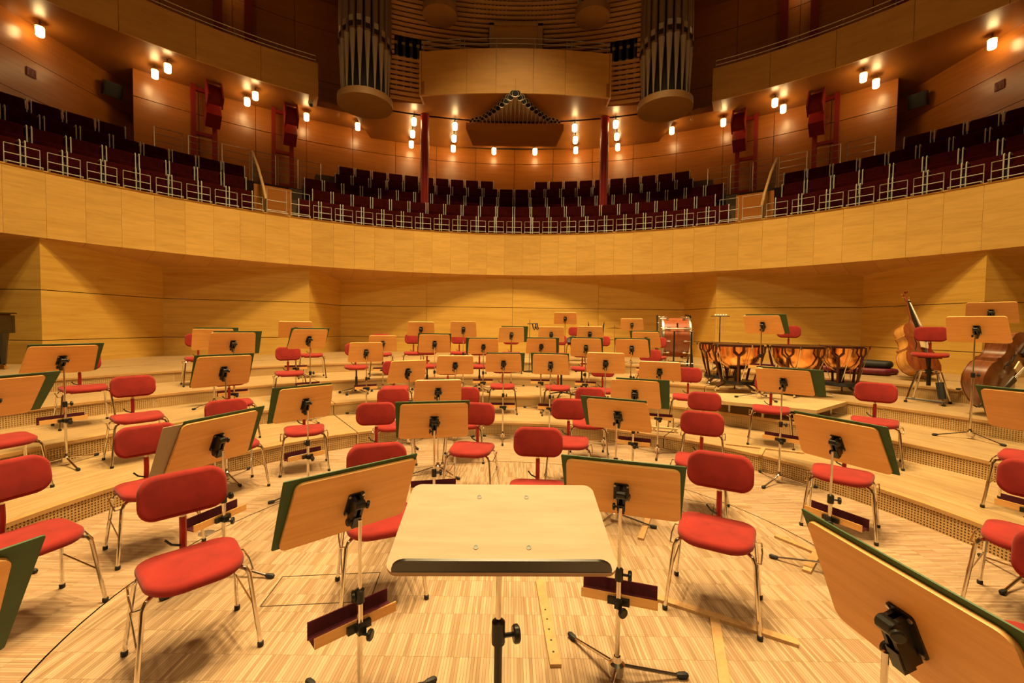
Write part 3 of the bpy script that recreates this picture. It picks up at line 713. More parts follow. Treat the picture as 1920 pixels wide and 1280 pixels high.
rk = Ranks([(i, c[2], c[0], c[1]) for i, c in enumerate(CH) if c[4] is None])
for i, (x, y, lv, yaw, lab) in enumerate(CH): chair(x, y, lv, yaw, 'chair', lab or '%s plain red orchestra chair %s, counted from the timpani side' % (rk.o[i], LVN[lv]))
SW = [(-2.83, 7.80, 2, 24), (-1.62, 8.20, 2, 12), (-.62, 8.25, 2, 5), (1.32, 8.05, 2, -11)]
for i, (x, y, lv, yaw) in enumerate(SW): chair(x, y, lv, yaw, 'swivel', '%s red swivel chair with star foot on the second riser, counted from the piano side' % ORDS[i])
chair(5.05, 7.85, 3, -34, 'stool', 'tall red stool behind the copper timpani'); chair(6.22, 6.38, 3, -44, 'stool', 'tall red stool with black leg pad in front of the golden double bass')
# ---------------------------------------------------------------- music stands
def xz(v): return (v.x, v.z, v.y)
dk = MB().prism(rpoly([(-.2725, -.175), (.2725, -.175), (.25, .175), (-.25, .175)], .03, 5), -.006, .006).map(xz).mesh('desk', 'desk', 30)
lp = MB().prism(rpoly([(-.24, 0), (.24, 0), (.24, .045), (-.24, .045)], [0, 0, .04, .04], 5), .0, .006).mesh('ledge', 'black', 30)
pl_ = MB().prism(rpoly([(-.038, -.062), (.038, -.062), (.034, .055), (-.034, .055)], .01, 3), -.012, -.006).map(xz).mesh('bracket', 'black', 30)
bo_ = MB().lathe([(.006, 0), (.006, .004), (.001, .005)], 8, M4((0, -.012, 0), RX(math.pi/2))).mesh('bolt', 'steel')
yk = MB().box((-.013, -.034, -.018), (.011, .048, .125)).box((.013, -.034, -.018), (.011, .048, .125)).box((0, -.046, -.062), (.032, .034, .06)).lathe([(.018, -.021), (.020, -.018), (.020, .018), (.018, .021)], 12, M4((0, -.048, .028), RY(math.pi/2))).mesh('tilt_joint', 'black', 30)
ks_ = MB().tube([(0, 0, 0), (.012, 0, 0)], .006, 6).lathe([(.014, .010), (.017, .013), (.017, .020), (.013, .023)], 12, RY(math.pi/2).to_4x4()).mesh('knob', 'black')
kb_ = MB().tube([(0, 0, 0), (.03, 0, 0)], .006, 6).lathe([(.02, .028), (.023, .032), (.023, .042), (.018, .046)], 12, RY(math.pi/2).to_4x4()).mesh('knob', 'black')
pu = MB().tube([(0, 0, 0), (0, 0, 1)], .0075, 10).mesh('upper_pole', 'chrome'); plw = MB().tube([(0, 0, 0), (0, 0, 1)], .012, 10).mesh('lower_pole', 'chrome')
co = MB().lathe([(.012, -.03), (.019, -.028), (.019, .025), (.011, .03)], 12).mesh('collar', 'black')
tw = MB().box((0, .022, 0), (.35, .008, .042)).mesh('tray_front', 'desk', None)
tf = MB().box((0, .064, -.017), (.35, .078, .006)).box((0, .105, .006), (.35, .006, .075)).mesh('tray_felt', 'felt', None)
tc_ = MB().box((0, .008, -.004), (.10, .018, .030)).box((0, -.012, -.004), (.034, .03, .034)).mesh('tray_clamp', 'black', None)
hb = MB().lathe([(.026, .03), (.034, .035), (.036, .085), (.022, .095), (.016, .12)], 16).mesh('hub', 'chrome')
lg_ = MB().tube([(.025, 0, .075), (.30, 0, .016)], .0085, 8).mesh('leg', 'chrome'); ft_ = MB().tube([(.285, 0, .019), (.30, 0, .016), (.33, 0, .0155), (.342, 0, .0155)], .0145, 8, radii=[.009, .0145, .0155, .009]).mesh('foot', 'rubber')
fo = MB().prism(rpoly([(-.275, -.175), (.275, -.175), (.275, .19), (-.275, .19)], .006, 2), .0, .004).map(xz).mesh('music_folder', 'green', 30)
def music_stand(x, y, lv, h, yaw, tilt, lab, tray=True, leg0=None):
    rz = R(yaw); t = thing('music_stand', lab, 'music stand', (x, y, LV[lv]), rz, 'wooden music stands')
    d = inst('desk', dk, t, (0, .06, h), (R(tilt), 0, 0))
    inst('bracket', pl_, d); inst('tilt_joint', yk, d)
    for bx in (-.028, .028):
        for bz in (-.050, .044): inst('bolt', bo_, d, (bx, 0, bz))
    inst('ledge', lp, d, (0, .006, -.172)); inst('knob', ks_, d, (.018, -.05, .028), (0, 0, -.5)); inst('knob', ks_, d, (-.016, -.05, -.06), (0, 0, math.pi))
    zl = h*.60 - .02
    o = inst('upper_pole', pu, t, (0, 0, zl-.05)); o.scale = (1, 1, h-.06-zl+.05)
    o = inst('lower_pole', plw, t, (0, 0, .08)); o.scale = (1, 1, zl-.08)
    c = inst('collar', co, t, (0, 0, zl)); inst('knob', kb_, c, (.012, 0, 0), (0, 0, random.choice((0, 2.8, .6))))
    if tray:
        q = inst('tray_front', tw, t, (0, 0, h*.43)); inst('tray_felt', tf, q)
        q = inst('tray_clamp', tc_, t, (0, 0, h*.43)); inst('knob', kb_, q, (.0, -.02, -.02), (0, 0, -.9))
    inst('hub', hb, t); a0 = random.uniform(0, 2.09) if leg0 is None else leg0
    for k in range(3):
        l = inst('leg', lg_, t, (0, 0, 0), (0, 0, a0 + k*2.094)); inst('foot', ft_, l)
    return t
def folder(x, y, lv, h, yaw, tilt, dx, lab, m=None, dz=.004):
    rz = R(yaw); q = Matrix.Translation((x, y, LV[lv])) @ Matrix.Rotation(rz, 4, 'Z') @ Matrix.Translation((0, .06, h)) @ Matrix.Rotation(R(tilt), 4, 'X')
    o = inst('music_folder', fo if m is None else m, None, q @ Vector((dx, .0065, dz)), (R(tilt), 0, rz))
    return tag(o, lab, 'folder', 'green music folders')
W = 'wooden music stand '
# name: x, y, level, height, yaw, tilt, folder shift (None = no folder), label
ST = [
 ('s1', -.62, 1.75, 0, .90, 43, 28, -.02, W+'beside the conductor desk on the piano side'), ('s2', .51, 1.95, 0, .88, -17, 31, 0, W+'beside the conductor desk on the timpani side'),
 ('s4', .93, 1.03, 0, .92, -85, 23, .0, W+'steeply slanted, largest, at the double bass side corner of the floor'), ('s5', -1.20, .70, 0, .98, 72, 30, .03, W+'cut off at the floor corner before the red chair, piano side'),
 ('s6', -1.86, 2.75, 0, .88, 71, 23, .03, W+'with a grey sheet sticking out beside the green folder'), ('s7', -.58, 3.23, 0, .91, 12, 31, -.012, W+'with marked flame grain in the middle, green folder behind'),
 ('s8', .89, 3.59, 0, .90, -25, 36, -.03, W+'directly behind the stand at the conductor desk, timpani side'), ('s9', -1.94, 4.07, 0, .88, 50, 20, -.04, W+'with white papers on its low tray before the first riser'),
 ('s10', -3.03, 4.48, 0, 1.14, 54, 24, 0, None), ('s11', -4.54, 4.29, 1, 1.06, 62, 36, .02, W+'standing free on the first riser beside a low seat, piano side'), ('s12', -3.50, 2.81, 0, 1.12, 78, 37, .06, W+'at the first riser foot, cut off, piano side'),
 ('s13', -3.73, 5.72, 1, 1.17, 42, 31, .05, None), ('s14', -4.46, 6.41, 2, 1.0, 36, 25, .04, None), ('s15', -3.04, 6.43, 1, 1.22, 45, 34, 0, None), ('s16', -3.66, 7.26, 2, 1.15, 26, 38, None, None),
 ('s17', -2.35, 6.90, 1, 1.0, 26, 24, None, None), ('s18', -2.47, 8.21, 2, .89, 20, 27, None, None), ('s19', -1.43, 5.93, 0, 1.0, 34, 25, None, None), ('s20', -.81, 4.74, 0, .91, 13, 38, None, W+'without folder behind the flame grained stand'),
 ('s21', -1.80, 8.48, 2, 1.18, 13, 38, None, None), ('s22', -.98, 8.63, 2, 1.18, 7, 25, None, None), ('s23', -1.30, 7.21, 1, 1.14, 12, 28, 0, None), ('s24', -.50, 7.49, 1, 1.09, 5, 39, -.03, None),
 ('s25', -.81, 6.12, 0, 1.08, 9, 36, None, None), ('s26', -.12, 6.22, 0, 1.11, 1, 38, .03, None), ('s27', -.01, 8.82, 2, 1.08, 4, 26, .06, None), ('s28', .51, 7.45, 1, 1.11, -2, 40, .03, None),
 ('s29', .56, 6.18, 0, 1.10, -10, 30, -.01, None), ('s30', .79, 8.67, 2, 1.10, -6, 28, None, None), ('s31', 1.23, 9.99, 3, 1.26, -8, 40, None, None), ('s32', 1.56, 8.61, 2, 1.12, -11, 29, None, None),
 ('s33', 1.26, 7.32, 1, 1.10, -15, 26, .01, None), ('s34', 1.31, 5.96, 0, 1.15, -14, 32, None, None), ('s35', 1.92, 6.89, 1, 1.12, -23, 33, .01, None), ('s36', 1.95, 5.62, 0, 1.08, -21, 40, None, None),
 ('s37', 1.32, 4.59, 0, .93, -23, 26, .08, W+'with a green folder sliding out, behind the second stand row'), ('s38', 2.83, 10.18, 4, .94, -21, 37, None, None), ('s39', 2.60, 8.32, 2, 1.03, -28, 31, -.02, None),
 ('s40', 3.80, 6.55, 3, 1.135, -47, 38, .06, W+'standing between the copper timpani'), ('s41', 2.95, 4.61, 0, 1.09, -44, 38, .09, W+'with a green folder sliding out in front of the timpani platform'),
 ('s42', 2.15, 2.84, 0, .90, -64, 29, .03, W+'in front of the lone chair on small battens, timpani side'), ('s43', 5.42, 5.03, 2, 1.29, -60, 30, None, W+'tall and bare, before the dark double bass'),
 ('s44', 6.98, 6.28, 4, 1.16, -52, 34, None, W+'highest, in shade against the wall behind the double basses'), ('s45', 3.47, 2.77, 0, 1.12, -68, 37, .0, W+'at the first riser foot, cut off, double bass side')]
TRAY_OFF = {'s44', 's20', 's31', 's38', 's4', 's43', 's10', 's22', 's27'}
rs = Ranks([(q[0], (q[3], q[7] is None), q[1], q[2]) for q in ST if q[8] is None])
for nm, x, y, lv, h, yaw, tl, dx, lab in ST:
    rr_ = math.hypot(x, y-CY); lim = RR[lv+1]-.20 if lv < 4 else 99; near = rr_ > lim-.25
    if rr_ > lim: x, y = x*lim/rr_, CY + (y-CY)*lim/rr_
    if lv and rr_ < RR[lv]+.36: near = 'in'
    sd = side_of(x, y)
    lb = lab or '%s wooden stand %s%s, counted from the timpani side' % (rs.o[nm], 'with green folder ' if dx is not None else 'without folder ', LVN[lv] if lv else 'at the riser foot')
    t = music_stand(x, y, lv, h, yaw, tl, lb, nm not in TRAY_OFF, {'s2': .35, 's11': .5, 's43': -.4, 's41': .3, 's1': 1.9}.get(nm, -math.pi/2 if near is True else (math.pi/2 if near == 'in' else None)))
    if dx is not None: folder(x, y, lv, h, yaw, tl, dx, 'green folder on ' + (lb.replace('wooden stand with green folder ', 'stand ') if lab is None else 'stand ' + {'s1': 'beside the conductor desk, piano side', 's2': 'beside the conductor desk, timpani side', 's7': 'with marked flame grain in the middle', 's37': 'behind the second stand row, sliding out', 's6': 'with a grey sheet'}.get(nm, lab[len(W):].replace('with a green folder sliding out ', '')))) 
    if nm == 's6':
        gm = MB().prism(rpoly([(-.15, -.165), (.2, -.165), (.2, .17), (-.15, .17)], .004, 2), .005, .008).map(xz).mesh('grey_sheet', 'grey', 30)
        o = folder(x, y, lv, h, yaw, tl, -.20, 'grey sheet sticking out from behind a green folder', gm); o.name = 'grey_sheet'; o['category'] = 'sheet'; del o['group']
    if nm == 's9':
        for dxp, wp in ((-.09, .10), (-.005, .06)):
            q = Matrix.Translation((x, y, LV[lv])) @ Matrix.Rotation(R(yaw), 4, 'Z') @ Matrix.Translation((dxp, .06, h*.43 - .004))
            tag(MB().box((0, 0, 0), (wp, .055, .02)).obj('paper_slip', 'paper', None, q.translation, (.0, 0, R(yaw)), None), ('longer' if wp > .08 else 'shorter') + ' white paper slip lying on a music stand tray', 'paper', 'paper slips on the tray')
# conductor desk
cd = thing('conductor_desk', 'large pale conductor desk with black ledge facing the viewer', 'conductor desk', (-.034, 1.44, 0), R(1))
ang = math.atan2(.158, .306); d = inst('desk_top', MB().prism(rpoly([(-.36, -.172), (.36, -.172), (.33, .172), (-.33, .172)], .035, 6), -.008, .008).mesh('desk_top', 'desk2', 30), cd, (.01, -.007, .972), (ang, 0, 0))
MB().prism(rpoly([(-.335, 0), (.335, 0), (.335, .058), (-.335, .058)], [0, 0, .05, .05], 7), -.004, .004).map(lambda v: (v.x, v.z-.166, v.y+.006)).obj('ledge', 'ebony', d, smooth=30)
for sx in (-.085, .085):
    for sy in (-.085, .115): MB().lathe([(.001, .008), (.009, .008), (.009, .0095), (.005, .0095), (.004, .0085), (.001, .0085)], 12, Matrix.Translation((sx, sy, 0))).obj('screw', 'screw', d)
MB().box((0, 0, -.02), (.20, .16, .024)).obj('mount_plate', 'black', d, smooth=None)
MB().tube([(0, 0, .55), (0, 0, .95)], .0095, 10).obj('upper_pole', 'chrome', cd); MB().tube([(0, 0, .05), (0, 0, .60)], .014, 10).obj('lower_pole', 'black', cd)
c = MB().lathe([(.014, -.045), (.023, -.04), (.023, .035), (.013, .045)], 14, Matrix.Translation((0, 0, .60))).obj('collar', 'black', cd)
inst('knob', kb_, c, (.015, 0, .585), (0, 0, .2)).scale = (1.3, 1.3, 1.3)
MB().lathe([(.03, .03), (.04, .035), (.04, .09), (.018, .11)], 16).obj('hub', 'chrome', cd)
for k in range(3):
    l = inst('leg', lg_, cd, (0, 0, 0), (0, 0, 2.75 + k*2.094)); inst('foot', ft_, l)
# ---------------------------------------------------------------- wooden floor battens
def plank(parent, a, b, z, w=.05, th=.018, name='batten'):
    a = Vector((a[0], a[1], z+th/2)); b = Vector((b[0], b[1], z+th/2)); d = b-a
    return MB().box((a+b)/2, (d.length, w, th), RZ(math.atan2(d.y, d.x))).obj(name, 'board', parent, smooth=None)
def tee(label, a, b, c, z=0.0, w=.05):
    t = thing('endpin_batten', label, 'batten'); plank(t, a, b, z, w)
    m = ((a[0]+b[0])/2, (a[1]+b[1])/2); k = Vector((c[0]-m[0], c[1]-m[1])).normalized()*w*.5
    plank(t, (m[0]+k[0]*1.02, m[1]+k[1]*1.02), c, z, w, .0178, 'stem'); return t
tee('large T shaped wooden floor batten under a chair near the conductor desk', (.83, 2.60), (1.52, 2.19), (.98, 1.86))
t = thing('floor_batten', 'single straight wooden batten with holes lying beside the conductor desk', 'batten'); plank(t, (.20, 2.72), (.232, 2.02), 0, .055)
for i in range(5): MB().lathe([(.001, 0), (.006, 0), (.006, .0012), (.001, .0012)], 8, Matrix.Translation((.212+.004*i, 2.42-.08*i, .0182))).obj('hole', 'groove', t)
tee('T shaped wooden floor batten under the lone chair before the first riser', (2.12, 3.36), (2.42, 2.86), (2.02, 2.86))
tee('T shaped wooden floor batten below the timpani platform on the first riser', (2.70, 5.35), (3.45, 5.00), (2.86, 4.88), LV[1], .045)
tee('T shaped wooden floor batten behind the conductor desk', (.10, 3.45), (.36, 3.42), (.22, 3.2), 0, .04)
tee('T shaped wooden floor batten in the middle of the stage floor', (.55, 4.62), (.95, 4.56), (.78, 4.30), 0, .04)
t = thing('floor_batten', 'straight wooden batten running towards the stand at the conductor desk', 'batten'); plank(t, (1.02, 3.28), (1.55, 4.4), 0, .045)
# ---------------------------------------------------------------- timpani on their platform
pf = thing('timpani_platform', 'low pale plywood platform carrying the timpani over the second riser', 'platform')
MB().prism([(3.06, 7.12), (3.14, 6.28), (4.07, 5.68), (5.03, 6.40), (4.45, 7.05)], .535, .584).obj('top_board', 'paleply', pf, smooth=None)
for x, y in ((3.3, 6.45), (3.6, 6.1), (4.05, 5.85), (4.75, 6.35)): MB().tube([(x, y, LV[2]), (x, y, .54)], .018, 8).obj('leg', 'steel', pf)
def timpano(x, y, z, rd, yaw, lab):
    t = thing('timpani_drum', lab, 'timpani', (x, y, z), R(yaw), 'copper timpani'); H = .80
    pr = [(.02, H-.43), (rd*.35, H-.42), (rd*.62, H-.37), (rd*.82, H-.28), (rd*.93, H-.17), (rd*.97, H-.05), (rd*.985, H-.03)]
    MB().lathe(pr, 32).obj('bowl', 'copper', t)
    MB().lathe([(rd*.985, H-.035), (rd*1.03, H-.03), (rd*1.03, H+.002), (rd*.985, H+.006)], 36).obj('hoop', 'bronze', t)
    MB().lathe([(.001, H+.004), (rd*.985, H+.004), (rd*.985, H), (.001, H)], 36).obj('drum_head', 'skin', t)
    for k in range(5):
        a = k*2*math.pi/5 + .31; c, s = math.cos(a), math.sin(a); u = Vector((-s, c, 0))
        q = lambda r, h, w=0: Vector((r*c, r*s, h)) + u*w
        b = MB().tube([q(.24, .14), q(rd*.9, .42), q(rd*1.02, .62)], .021, 6)
        for w in (-.075, .075): b.tube([q(rd*1.02, .61), q(rd*1.045, .68, w), q(rd*1.05, H-.02, w)], .016, 6)
        b.obj('strut', 'bronze', t)
        rod = MB().tube([q(rd*1.06, H+.0, .19), q(.24, .22, .05)], .006, 6); rod.obj('tension_rod', 'chrome', t)
        MB().tube([q(rd*1.06, H+.012, .19), q(rd*1.06, H-.05, .19)], .013, 6).obj('tension_screw', 'chrome', t)
    MB().lathe([(.10, .13), (.26, .13), (.27, .15), (.26, .19), (.10, .19)], 24).obj('base_ring', 'black', t)
    MB().lathe([(.05, .18), (.05, H-.42)], 12).obj('spindle', 'black', t)
    for k in range(3):
        a = k*2*math.pi/3 - math.pi/2 + .5; c, s = math.cos(a), math.sin(a)
        l = MB().tube([(.1*c, .1*s, .16), (.27*c, .27*s, .14), (.38*c, .38*s, .085)], .028, 6).obj('foot_arm', 'bronze', t)
        MB().lathe([(.012, -.014), (.042, -.014), (.045, -.008), (.045, .008), (.042, .014), (.012, .014)], 14, M4((.38*c, .38*s, .045), RZ(a) @ RX(math.pi/2))).obj('caster', 'chrome', l)
    MB().tube([(.03, -.20, .12), (.05, -.38, .05)], .022, 6).box((.055, -.40, .04), (.09, .16, .02)).obj('pedal', 'chrome', t)
    return t
timpano(3.88, 7.35, .585, .37, 10, 'copper timpani drum with Y shaped dark struts beside the music stand'); timpano(3.98, 8.20, .585, .34, 40, 'copper timpani drum partly hidden behind the one beside the music stand')
timpano(4.66, 7.00, .585, .37, 55, 'copper timpani drum half hidden by a stand with a sliding green folder'); timpano(5.60, 7.28, .585, .30, -10, 'smallest copper timpani drum at the end of the set')
# bass drum
bd = thing('bass_drum', 'large mahogany bass drum with chrome lugs on a stand', 'drum', (3.66, 9.72, LV[4]), R(-12))
q = M4((0, 0, .66), RY(math.pi/2)); rd = .44
MB().lathe([(rd, -.26), (rd, .26)], 40, q).obj('shell', 'mahog', bd)
for s in (-1, 1):
    MB().lathe([(rd+.004, s*.255), (rd+.03, s*.26), (rd+.03, s*.30), (rd+.004, s*.305)], 40, q).obj('hoop', 'steel', bd); MB().lathe([(.001, s*.275), (rd, s*.275), (rd, s*.28), (.001, s*.28)], 40, q).obj('drum_head', 'skin', bd)
for k in range(10):
    a = k*math.pi/5 + .15
    p = lambda r, x: Vector((x, r*math.cos(a), .66 + r*math.sin(a)))
    for s in (-1, 1): MB().tube([p(rd+.02, s*.14), p(rd+.02, s*.20)], .022, 8).tube([p(rd+.03, s*.20), p(rd+.03, s*.33)], .008, 6).obj('lug', 'chrome', bd)
for s in (-1, 1):
    m = MB().tube([(s*.36, -.30, .03), (s*.36, -.05, .62), (s*.36, .10, 1.16)], .017, 8).tube([(s*.36, .30, .03), (s*.36, .05, .62)], .017, 8).tube([(s*.30, -.05, .66), (s*.40, -.05, .66)], .03, 8)
    m.obj('stand_frame', 'black', bd)
MB().tube([(-.36, -.30, .10), (.36, -.30, .10)], .014, 8).obj('stand_bar', 'chrome', bd); MB().tube([(-.36, .30, .10), (.36, .30, .10)], .014, 8).obj('stand_bar', 'chrome', bd)
MB().tube([(.36, .10, 1.14), (.30, .0, 1.16), (.22, -.1, 1.16)], .016, 8).obj('stand_hook', 'black', bd)
for sx in (-.36, .36):
    for sy in (-.30, .30): MB().lathe([(.012, -.012), (.03, -.012), (.03, .012), (.012, .012)], 12, M4((sx, sy, .031), RY(math.pi/2))).obj('caster', 'rubber', bd)
fr = MB().tube([(-.3, -.50, .52), (-.32, -.50, .80), (-.24, -.50, .86), (.24, -.50, .86), (.32, -.50, .80), (.3, -.50, .52)], .016, 8)
fr.obj('front_bow', 'steel', bd)
MB().tube([(0, -.47, .87), (0, -.45, .98)], .02, 8).obj('bow_clamp', 'chrome', bd)
# black folding barrier frame standing by the drum
t = thing('black_frame_stand', 'narrow black tubular stand next to the bass drum', 'stand', (3.40, 8.55, LV[3]), R(-20))
MB().tube([(-.16, 0, .02), (-.16, 0, 1.0), (.16, 0, 1.0), (.16, 0, .02)], .016, 8).obj('frame', 'black', t); MB().tube([(-.16, 0, .28), (.16, 0, .28)], .012, 8).obj('crossbar', 'black', t)
for s in (-1, 1): MB().tube([(s*.16, -.17, .014), (s*.16, .17, .014)], .014, 8).obj('foot', 'black', t)
# mallet rack
t = thing('mallet_rack', 'slim stand with a tray of white headed mallets behind the timpani', 'stand', (4.35, 9.0, LV[4]), R(-25))
MB().tube([(0, 0, .04), (0, 0, 1.13)], .011, 8).obj('pole', 'black', t); MB().box((0, 0, 1.13), (.36, .10, .012)).obj('tray', 'black', t, smooth=None)
for k in range(3):
    a = k*2.09; MB().tube([(0, 0, .10), (.22*math.cos(a), .22*math.sin(a), .012)], .009, 6).obj('leg', 'black', t)
for k in range(5):
    x = -.09 + .05*k; m = MB().tube([(x, -.06, 1.12), (x, -.06, .78)], .005, 6).obj('mallet_stick', 'board', t)
    MB().lathe([(.001, 1.175), (.014, 1.17), (.021, 1.15), (.014, 1.13), (.001, 1.125)], 10, Matrix.Translation((x, -.03, 0))).obj('mallet_head', 'paper', m)
# cymbal on a stand, horn rest, coat hanger hooks
t = thing('cymbal_stand', 'small suspended cymbal on a thin stand beneath the back wall', 'cymbal', (2.35, 9.85, LV[4]), 0)
MB().tube([(0, 0, .1), (0, 0, .92)], .009, 8).obj('pole', 'chrome', t); MB().lathe([(.012, .86), (.04, .87), (.19, .845), (.19, .842), (.04, .862), (.012, .855)], 28).obj('cymbal', 'brass', t)
for k in range(3):
    a = k*2.09 + .4; MB().tube([(0, 0, .30), (.24*math.cos(a), .24*math.sin(a), .012)], .008, 6).obj('leg', 'chrome', t)
t = thing('instrument_rest', 'black two pronged instrument rest behind the rear stands', 'stand', (1.98, 10.15, LV[4]), R(-10))
MB().tube([(0, 0, .03), (0, 0, .62)], .012, 8).obj('pole', 'black', t); MB().tube([(-.16, 0, .66), (0, 0, .62), (.16, 0, .66)], .012, 8).obj('yoke', 'black', t)
for s in (-1, 1): MB().tube([(s*.16, 0, .66), (s*.155, 0, .80), (s*.19, 0, 1.0)], .02, 8, radii=[.014, .026, .004]).obj('prong', 'black', t)
MB().lathe([(.17, 0), (.17, .02), (.02, .04)], 20).obj('base', 'black', t)
t = thing('hook_stand', 'thin black stand with curved hooks beside the green folder', 'stand', (.47, 10.02, LV[3]), 0)
MB().tube([(-.06, 0, .03), (-.06, 0, 1.22)], .006, 8).obj('pole', 'black', t); MB().tube([(-.12, 0, 1.12), (.13, 0, 1.13)], .011, 8).obj('arm', 'black', t)
for x in (.0, .07, .11): MB().tube([(x, -.01, 1.12), (x+.02, -.01, 1.03), (x+.05, -.01, .98), (x+.07, -.01, 1.02), (x+.055, -.01, 1.06)], .014, 6).obj('hook', 'black', t)
MB().lathe([(.14, 0), (.14, .02), (.012, .04)], 20, Matrix.Translation((-.06, 0, 0))).obj('base', 'black', t)
t = thing('tall_black_stand', 'plain black pole stand with tripod foot on the second riser', 'stand', (.90, 7.74, LV[2]), 0)
MB().tube([(0, 0, .05), (0, 0, .62)], .018, 8).obj('pole', 'black', t); MB().lathe([(.03, .05), (.03, .12)], 10).obj('hub', 'black', t)
for k in range(3):
    a = k*2.09 + .2; MB().tube([(0, 0, .08), (.28*math.cos(a), .28*math.sin(a), .014)], .013, 6).obj('leg', 'black', t)
tag(MB().lathe([(.001, 0), (.20, 0), (.21, .02), (.14, .10), (.05, .16), (.001, .17)], 18).map(lambda v: (v.x*1.2 + .03*math.sin(9*v.y), v.y*.8 + .02*math.sin(8*v.x), v.z*(1+.25*math.sin(7*v.x)))).obj('black_bag', 'rubber', None, (1.50, 10.85, LV[4]+.465)), 'crumpled black bag lying on a red chair by the back wall', 'bag')
# ---------------------------------------------------------------- double basses
HALF = [(0, 0), (.15, .008), (.26, .05), (.322, .13), (.342, .24), (.322, .36), (.272, .44), (.295, .475), (.245, .52), (.222, .60), (.235, .68), (.272, .735), (.243, .765), (.262, .83), (.25, .92), (.20, 1.0), (.12, 1.06), (.05, 1.12)]
OUT = [(x, y) for x, y in HALF] + [(-x, y) for x, y in HALF[:0:-1]]
def bass(loc, rot, sc, plate, rib, lab):
    t = tag(inst('double_bass', None, None, loc, rot.to_euler()), lab, 'double bass'); t.scale = (sc, sc, sc)
    MB().prism(shrink(OUT, .008), -.10, .10).map(xz).obj('ribs', rib, t)
    for s, nm in ((-1, 'front_plate'), (1, 'back_plate')):
        rings = [[Vector((x, s*(.10+h), y)) for x, y in shrink(OUT, d)] for d, h in ((0, 0), (0, .008), (.02, .012), (.06, .026), (.11, .036), (.16, .04))]
        MB().loft(rings).obj(nm, plate, t)
    for s in (-1, 1): MB().tube([(s*.10, -.147, .70), (s*.115, -.146, .66), (s*.10, -.147, .60), (s*.13, -.142, .50), (s*.155, -.134, .46), (s*.14, -.138, .42)], .007, 5).obj('sound_hole', 'void', t)
    nk = MB().tube([(0, -.06, 1.08), (0, -.075, 1.20), (0, -.085, 1.58)], .028, 8, radii=[.05, .028, .022]).obj('neck', plate, t)
    MB().add([(-.045, -.135, .78), (.045, -.135, .78), (.024, -.125, 1.58), (-.024, -.125, 1.58), (-.045, -.165, .78), (.045, -.165, .78), (.024, -.105, 1.58), (-.024, -.105, 1.58)], [(0,1,2,3),(7,6,5,4),(0,4,5,1),(1,5,6,2),(2,6,7,3),(3,7,4,0)]).obj('fingerboard', 'ebony', t, smooth=None)
    MB().tube([(0, -.08, 1.58), (0, -.06, 1.70), (0, -.05, 1.78), (0, -.085, 1.82), (0, -.115, 1.79), (0, -.10, 1.765)], .024, 8, radii=[.025, .026, .024, .024, .022, .014]).obj('scroll', plate, nk)
    for i in range(4):
        s = -1 if i % 2 else 1; MB().tube([(0, -.07, 1.63+.035*i), (s*.06, -.07, 1.63+.035*i)], .007, 6).box((s*.075, -.07, 1.63+.035*i), (.03, .008, .026)).obj('peg', 'brass', nk)
    MB().box((0, -.19, .56), (.15, .014, .13)).obj('bridge', 'edge', t, smooth=None)
    MB().add([(-.02, -.15, .10), (.02, -.15, .10), (.045, -.20, .40), (-.045, -.20, .40), (-.02, -.16, .10), (.02, -.16, .10), (.045, -.215, .40), (-.045, -.215, .40)], [(0,1,2,3),(7,6,5,4),(0,4,5,1),(1,5,6,2),(2,6,7,3),(3,7,4,0)]).obj('tailpiece', 'ebony', t, smooth=None)
    for i in range(4): MB().tube([(-.03+.02*i, -.21, .40), (-.045+.03*i, -.258, .62), (-.015+.01*i, -.115, 1.60)], .0022, 5).obj('string', 'steel', t)
    MB().tube([(0, -.05, .01), (0, -.05, -.10)], .007, 6).obj('endpin', 'chrome', t); MB().lathe([(.012, -.11), (.014, -.10), (.012, -.08)], 8, Matrix.Translation((0, -.05, 0))).obj('endpin_tip', 'rubber', t)
    return t
bass((7.16, 7.48, LV[4]+.10), RX(R(-27)) @ RY(R(9)) @ RZ(R(6)), .93, 'bassred', 'bassrib', 'golden ribbed double bass standing upright behind the tall red stool')
bass((5.98, 5.48, LV[3]+.20), RX(R(-14)) @ RY(R(40)) @ RZ(R(24)), 1.0, 'bassdark', 'bassdark', 'dark brown double bass leaning over behind the tall bare music stand')
t = thing('bow_quiver', 'pale bows and a tan leather quiver beside the dark double bass', 'bows', (6.35, 5.05, LV[3]), R(-50))
for k in range(4): MB().tube([(-.10+.03*k, 0, .45), (.14+.05*k, -.02*k, .98)], .006, 6).obj('bow', 'board', t)
MB().tube([(-.06, 0, .0), (-.02, 0, .55)], .05, 10).obj('quiver', 'bassdark', t)
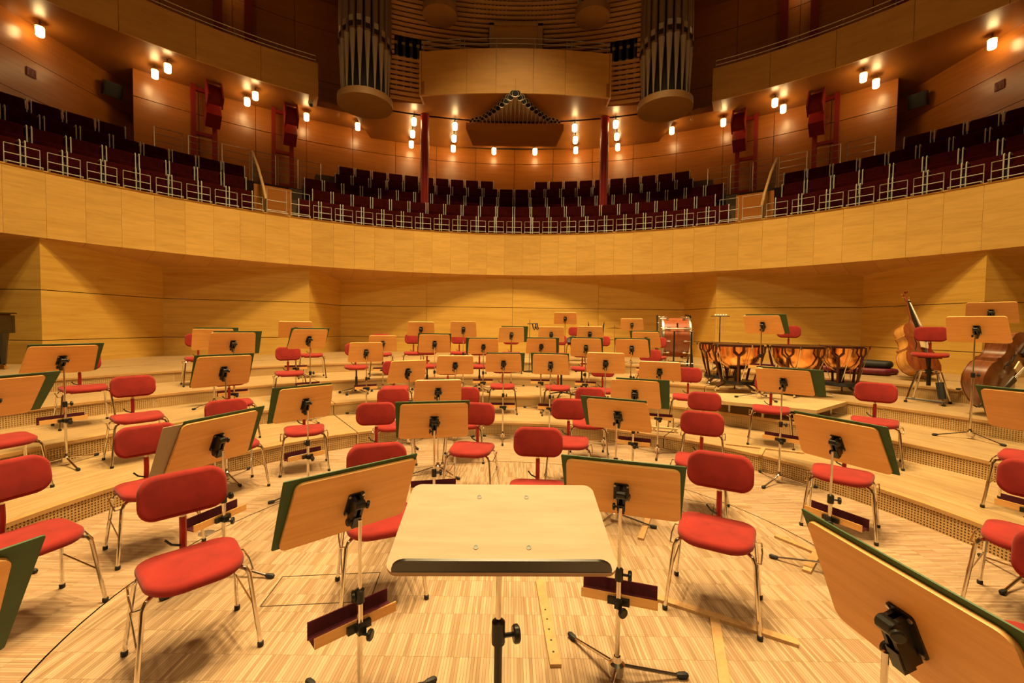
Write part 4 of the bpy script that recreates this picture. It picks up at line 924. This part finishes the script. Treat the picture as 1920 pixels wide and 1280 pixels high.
# red gig bag on the floor
gb = thing('gig_bag', 'crimson and black padded gig bag lying folded against the back wall', 'bag', (6.95, 8.75, LV[4]+.02), R(-40))
cushion(MB(), rpoly([(-.75, -.25), (.55, -.28), (.75, 0), (.5, .25), (-.7, .25)], .12, 4), 0, .12, .05, 3).obj('bag_base', 'cloth', gb)
cushion(MB(), rpoly([(-.7, -.2), (.0, -.22), (.1, .2), (-.65, .2)], .12, 4), .09, .38, .11, 4).map(lambda v: (v.x, v.y, v.z*(1-.35*(v.x+.35)) + .03*math.sin(11*v.x+5*v.y) if v.z > .12 else v.z)).obj('bag_fold', 'cloth', gb)
cushion(MB(), rpoly([(-.05, -.22), (.6, -.2), (.66, .1), (.05, .2)], .12, 4), .10, .25, .07, 4).map(lambda v: (v.x, v.y, v.z + .02*math.sin(13*v.x))).obj('bag_lining', 'rubber', gb)
MB().tube([(-.25, -.1, .36), (-.1, -.12, .42), (.05, -.1, .34)], .018, 8).obj('handle', 'rubber', gb)
# grand piano at the piano side
pn = thing('grand_piano', 'black lacquered grand piano only partly in view beside the stage wall', 'piano', (-8.48, 6.75, LV[4]+.02), 0)
po = rpoly([(0, -.72), (0, .62), (-.35, .72), (-1.1, .55), (-2.0, .1), (-2.1, -.4), (-1.9, -.72)], [.05, .12, .3, .5, .3, .25, .05], 5)
MB().prism(po, .62, .92).obj('case', 'piano', pn); MB().prism([(x*1.01+.02, y*1.02) for x, y in po], .945, .965).obj('lid', 'piano', pn)
MB().prism([(x, y) for x, y in shrink(po, .05)], .92, .945).obj('soundboard', 'bronze', pn)
for x, y in ((-.16, .52), (-.16, -.58), (-1.75, -.3)):
    l = MB().tube([(x, y, .62), (x, y, .45), (x, y, .09)], .05, 10, radii=[.085, .065, .042]).obj('leg', 'piano', pn)
    MB().lathe([(.01, -.02), (.045, -.02), (.045, .02), (.01, .02)], 14, M4((x, y, .046), RX(math.pi/2))).obj('caster', 'brass', l)
MB().box((-.9, -.30, .22), (.4, .05, .05)).box((-.9, -.30, .42), (.05, .05, .40)).obj('pedal_lyre', 'piano', pn, smooth=None)

# low footrest with two pins at the edge of the first riser
t = thing('footrest', 'low pale footrest with two upright pins at the edge of the first riser', 'footrest', (2.16, 5.98, LV[1]), R(-20))
MB().box((0, 0, .055), (.34, .07, .02)).obj('board', 'paleply', t, smooth=None)
for s in (-1, 1):
    MB().tube([(s*.11, 0, .06), (s*.11, 0, .20)], .008, 6).obj('pin', 'ring', t); MB().box((s*.14, 0, .022), (.03, .07, .044)).obj('foot', 'paleply', t, smooth=None)
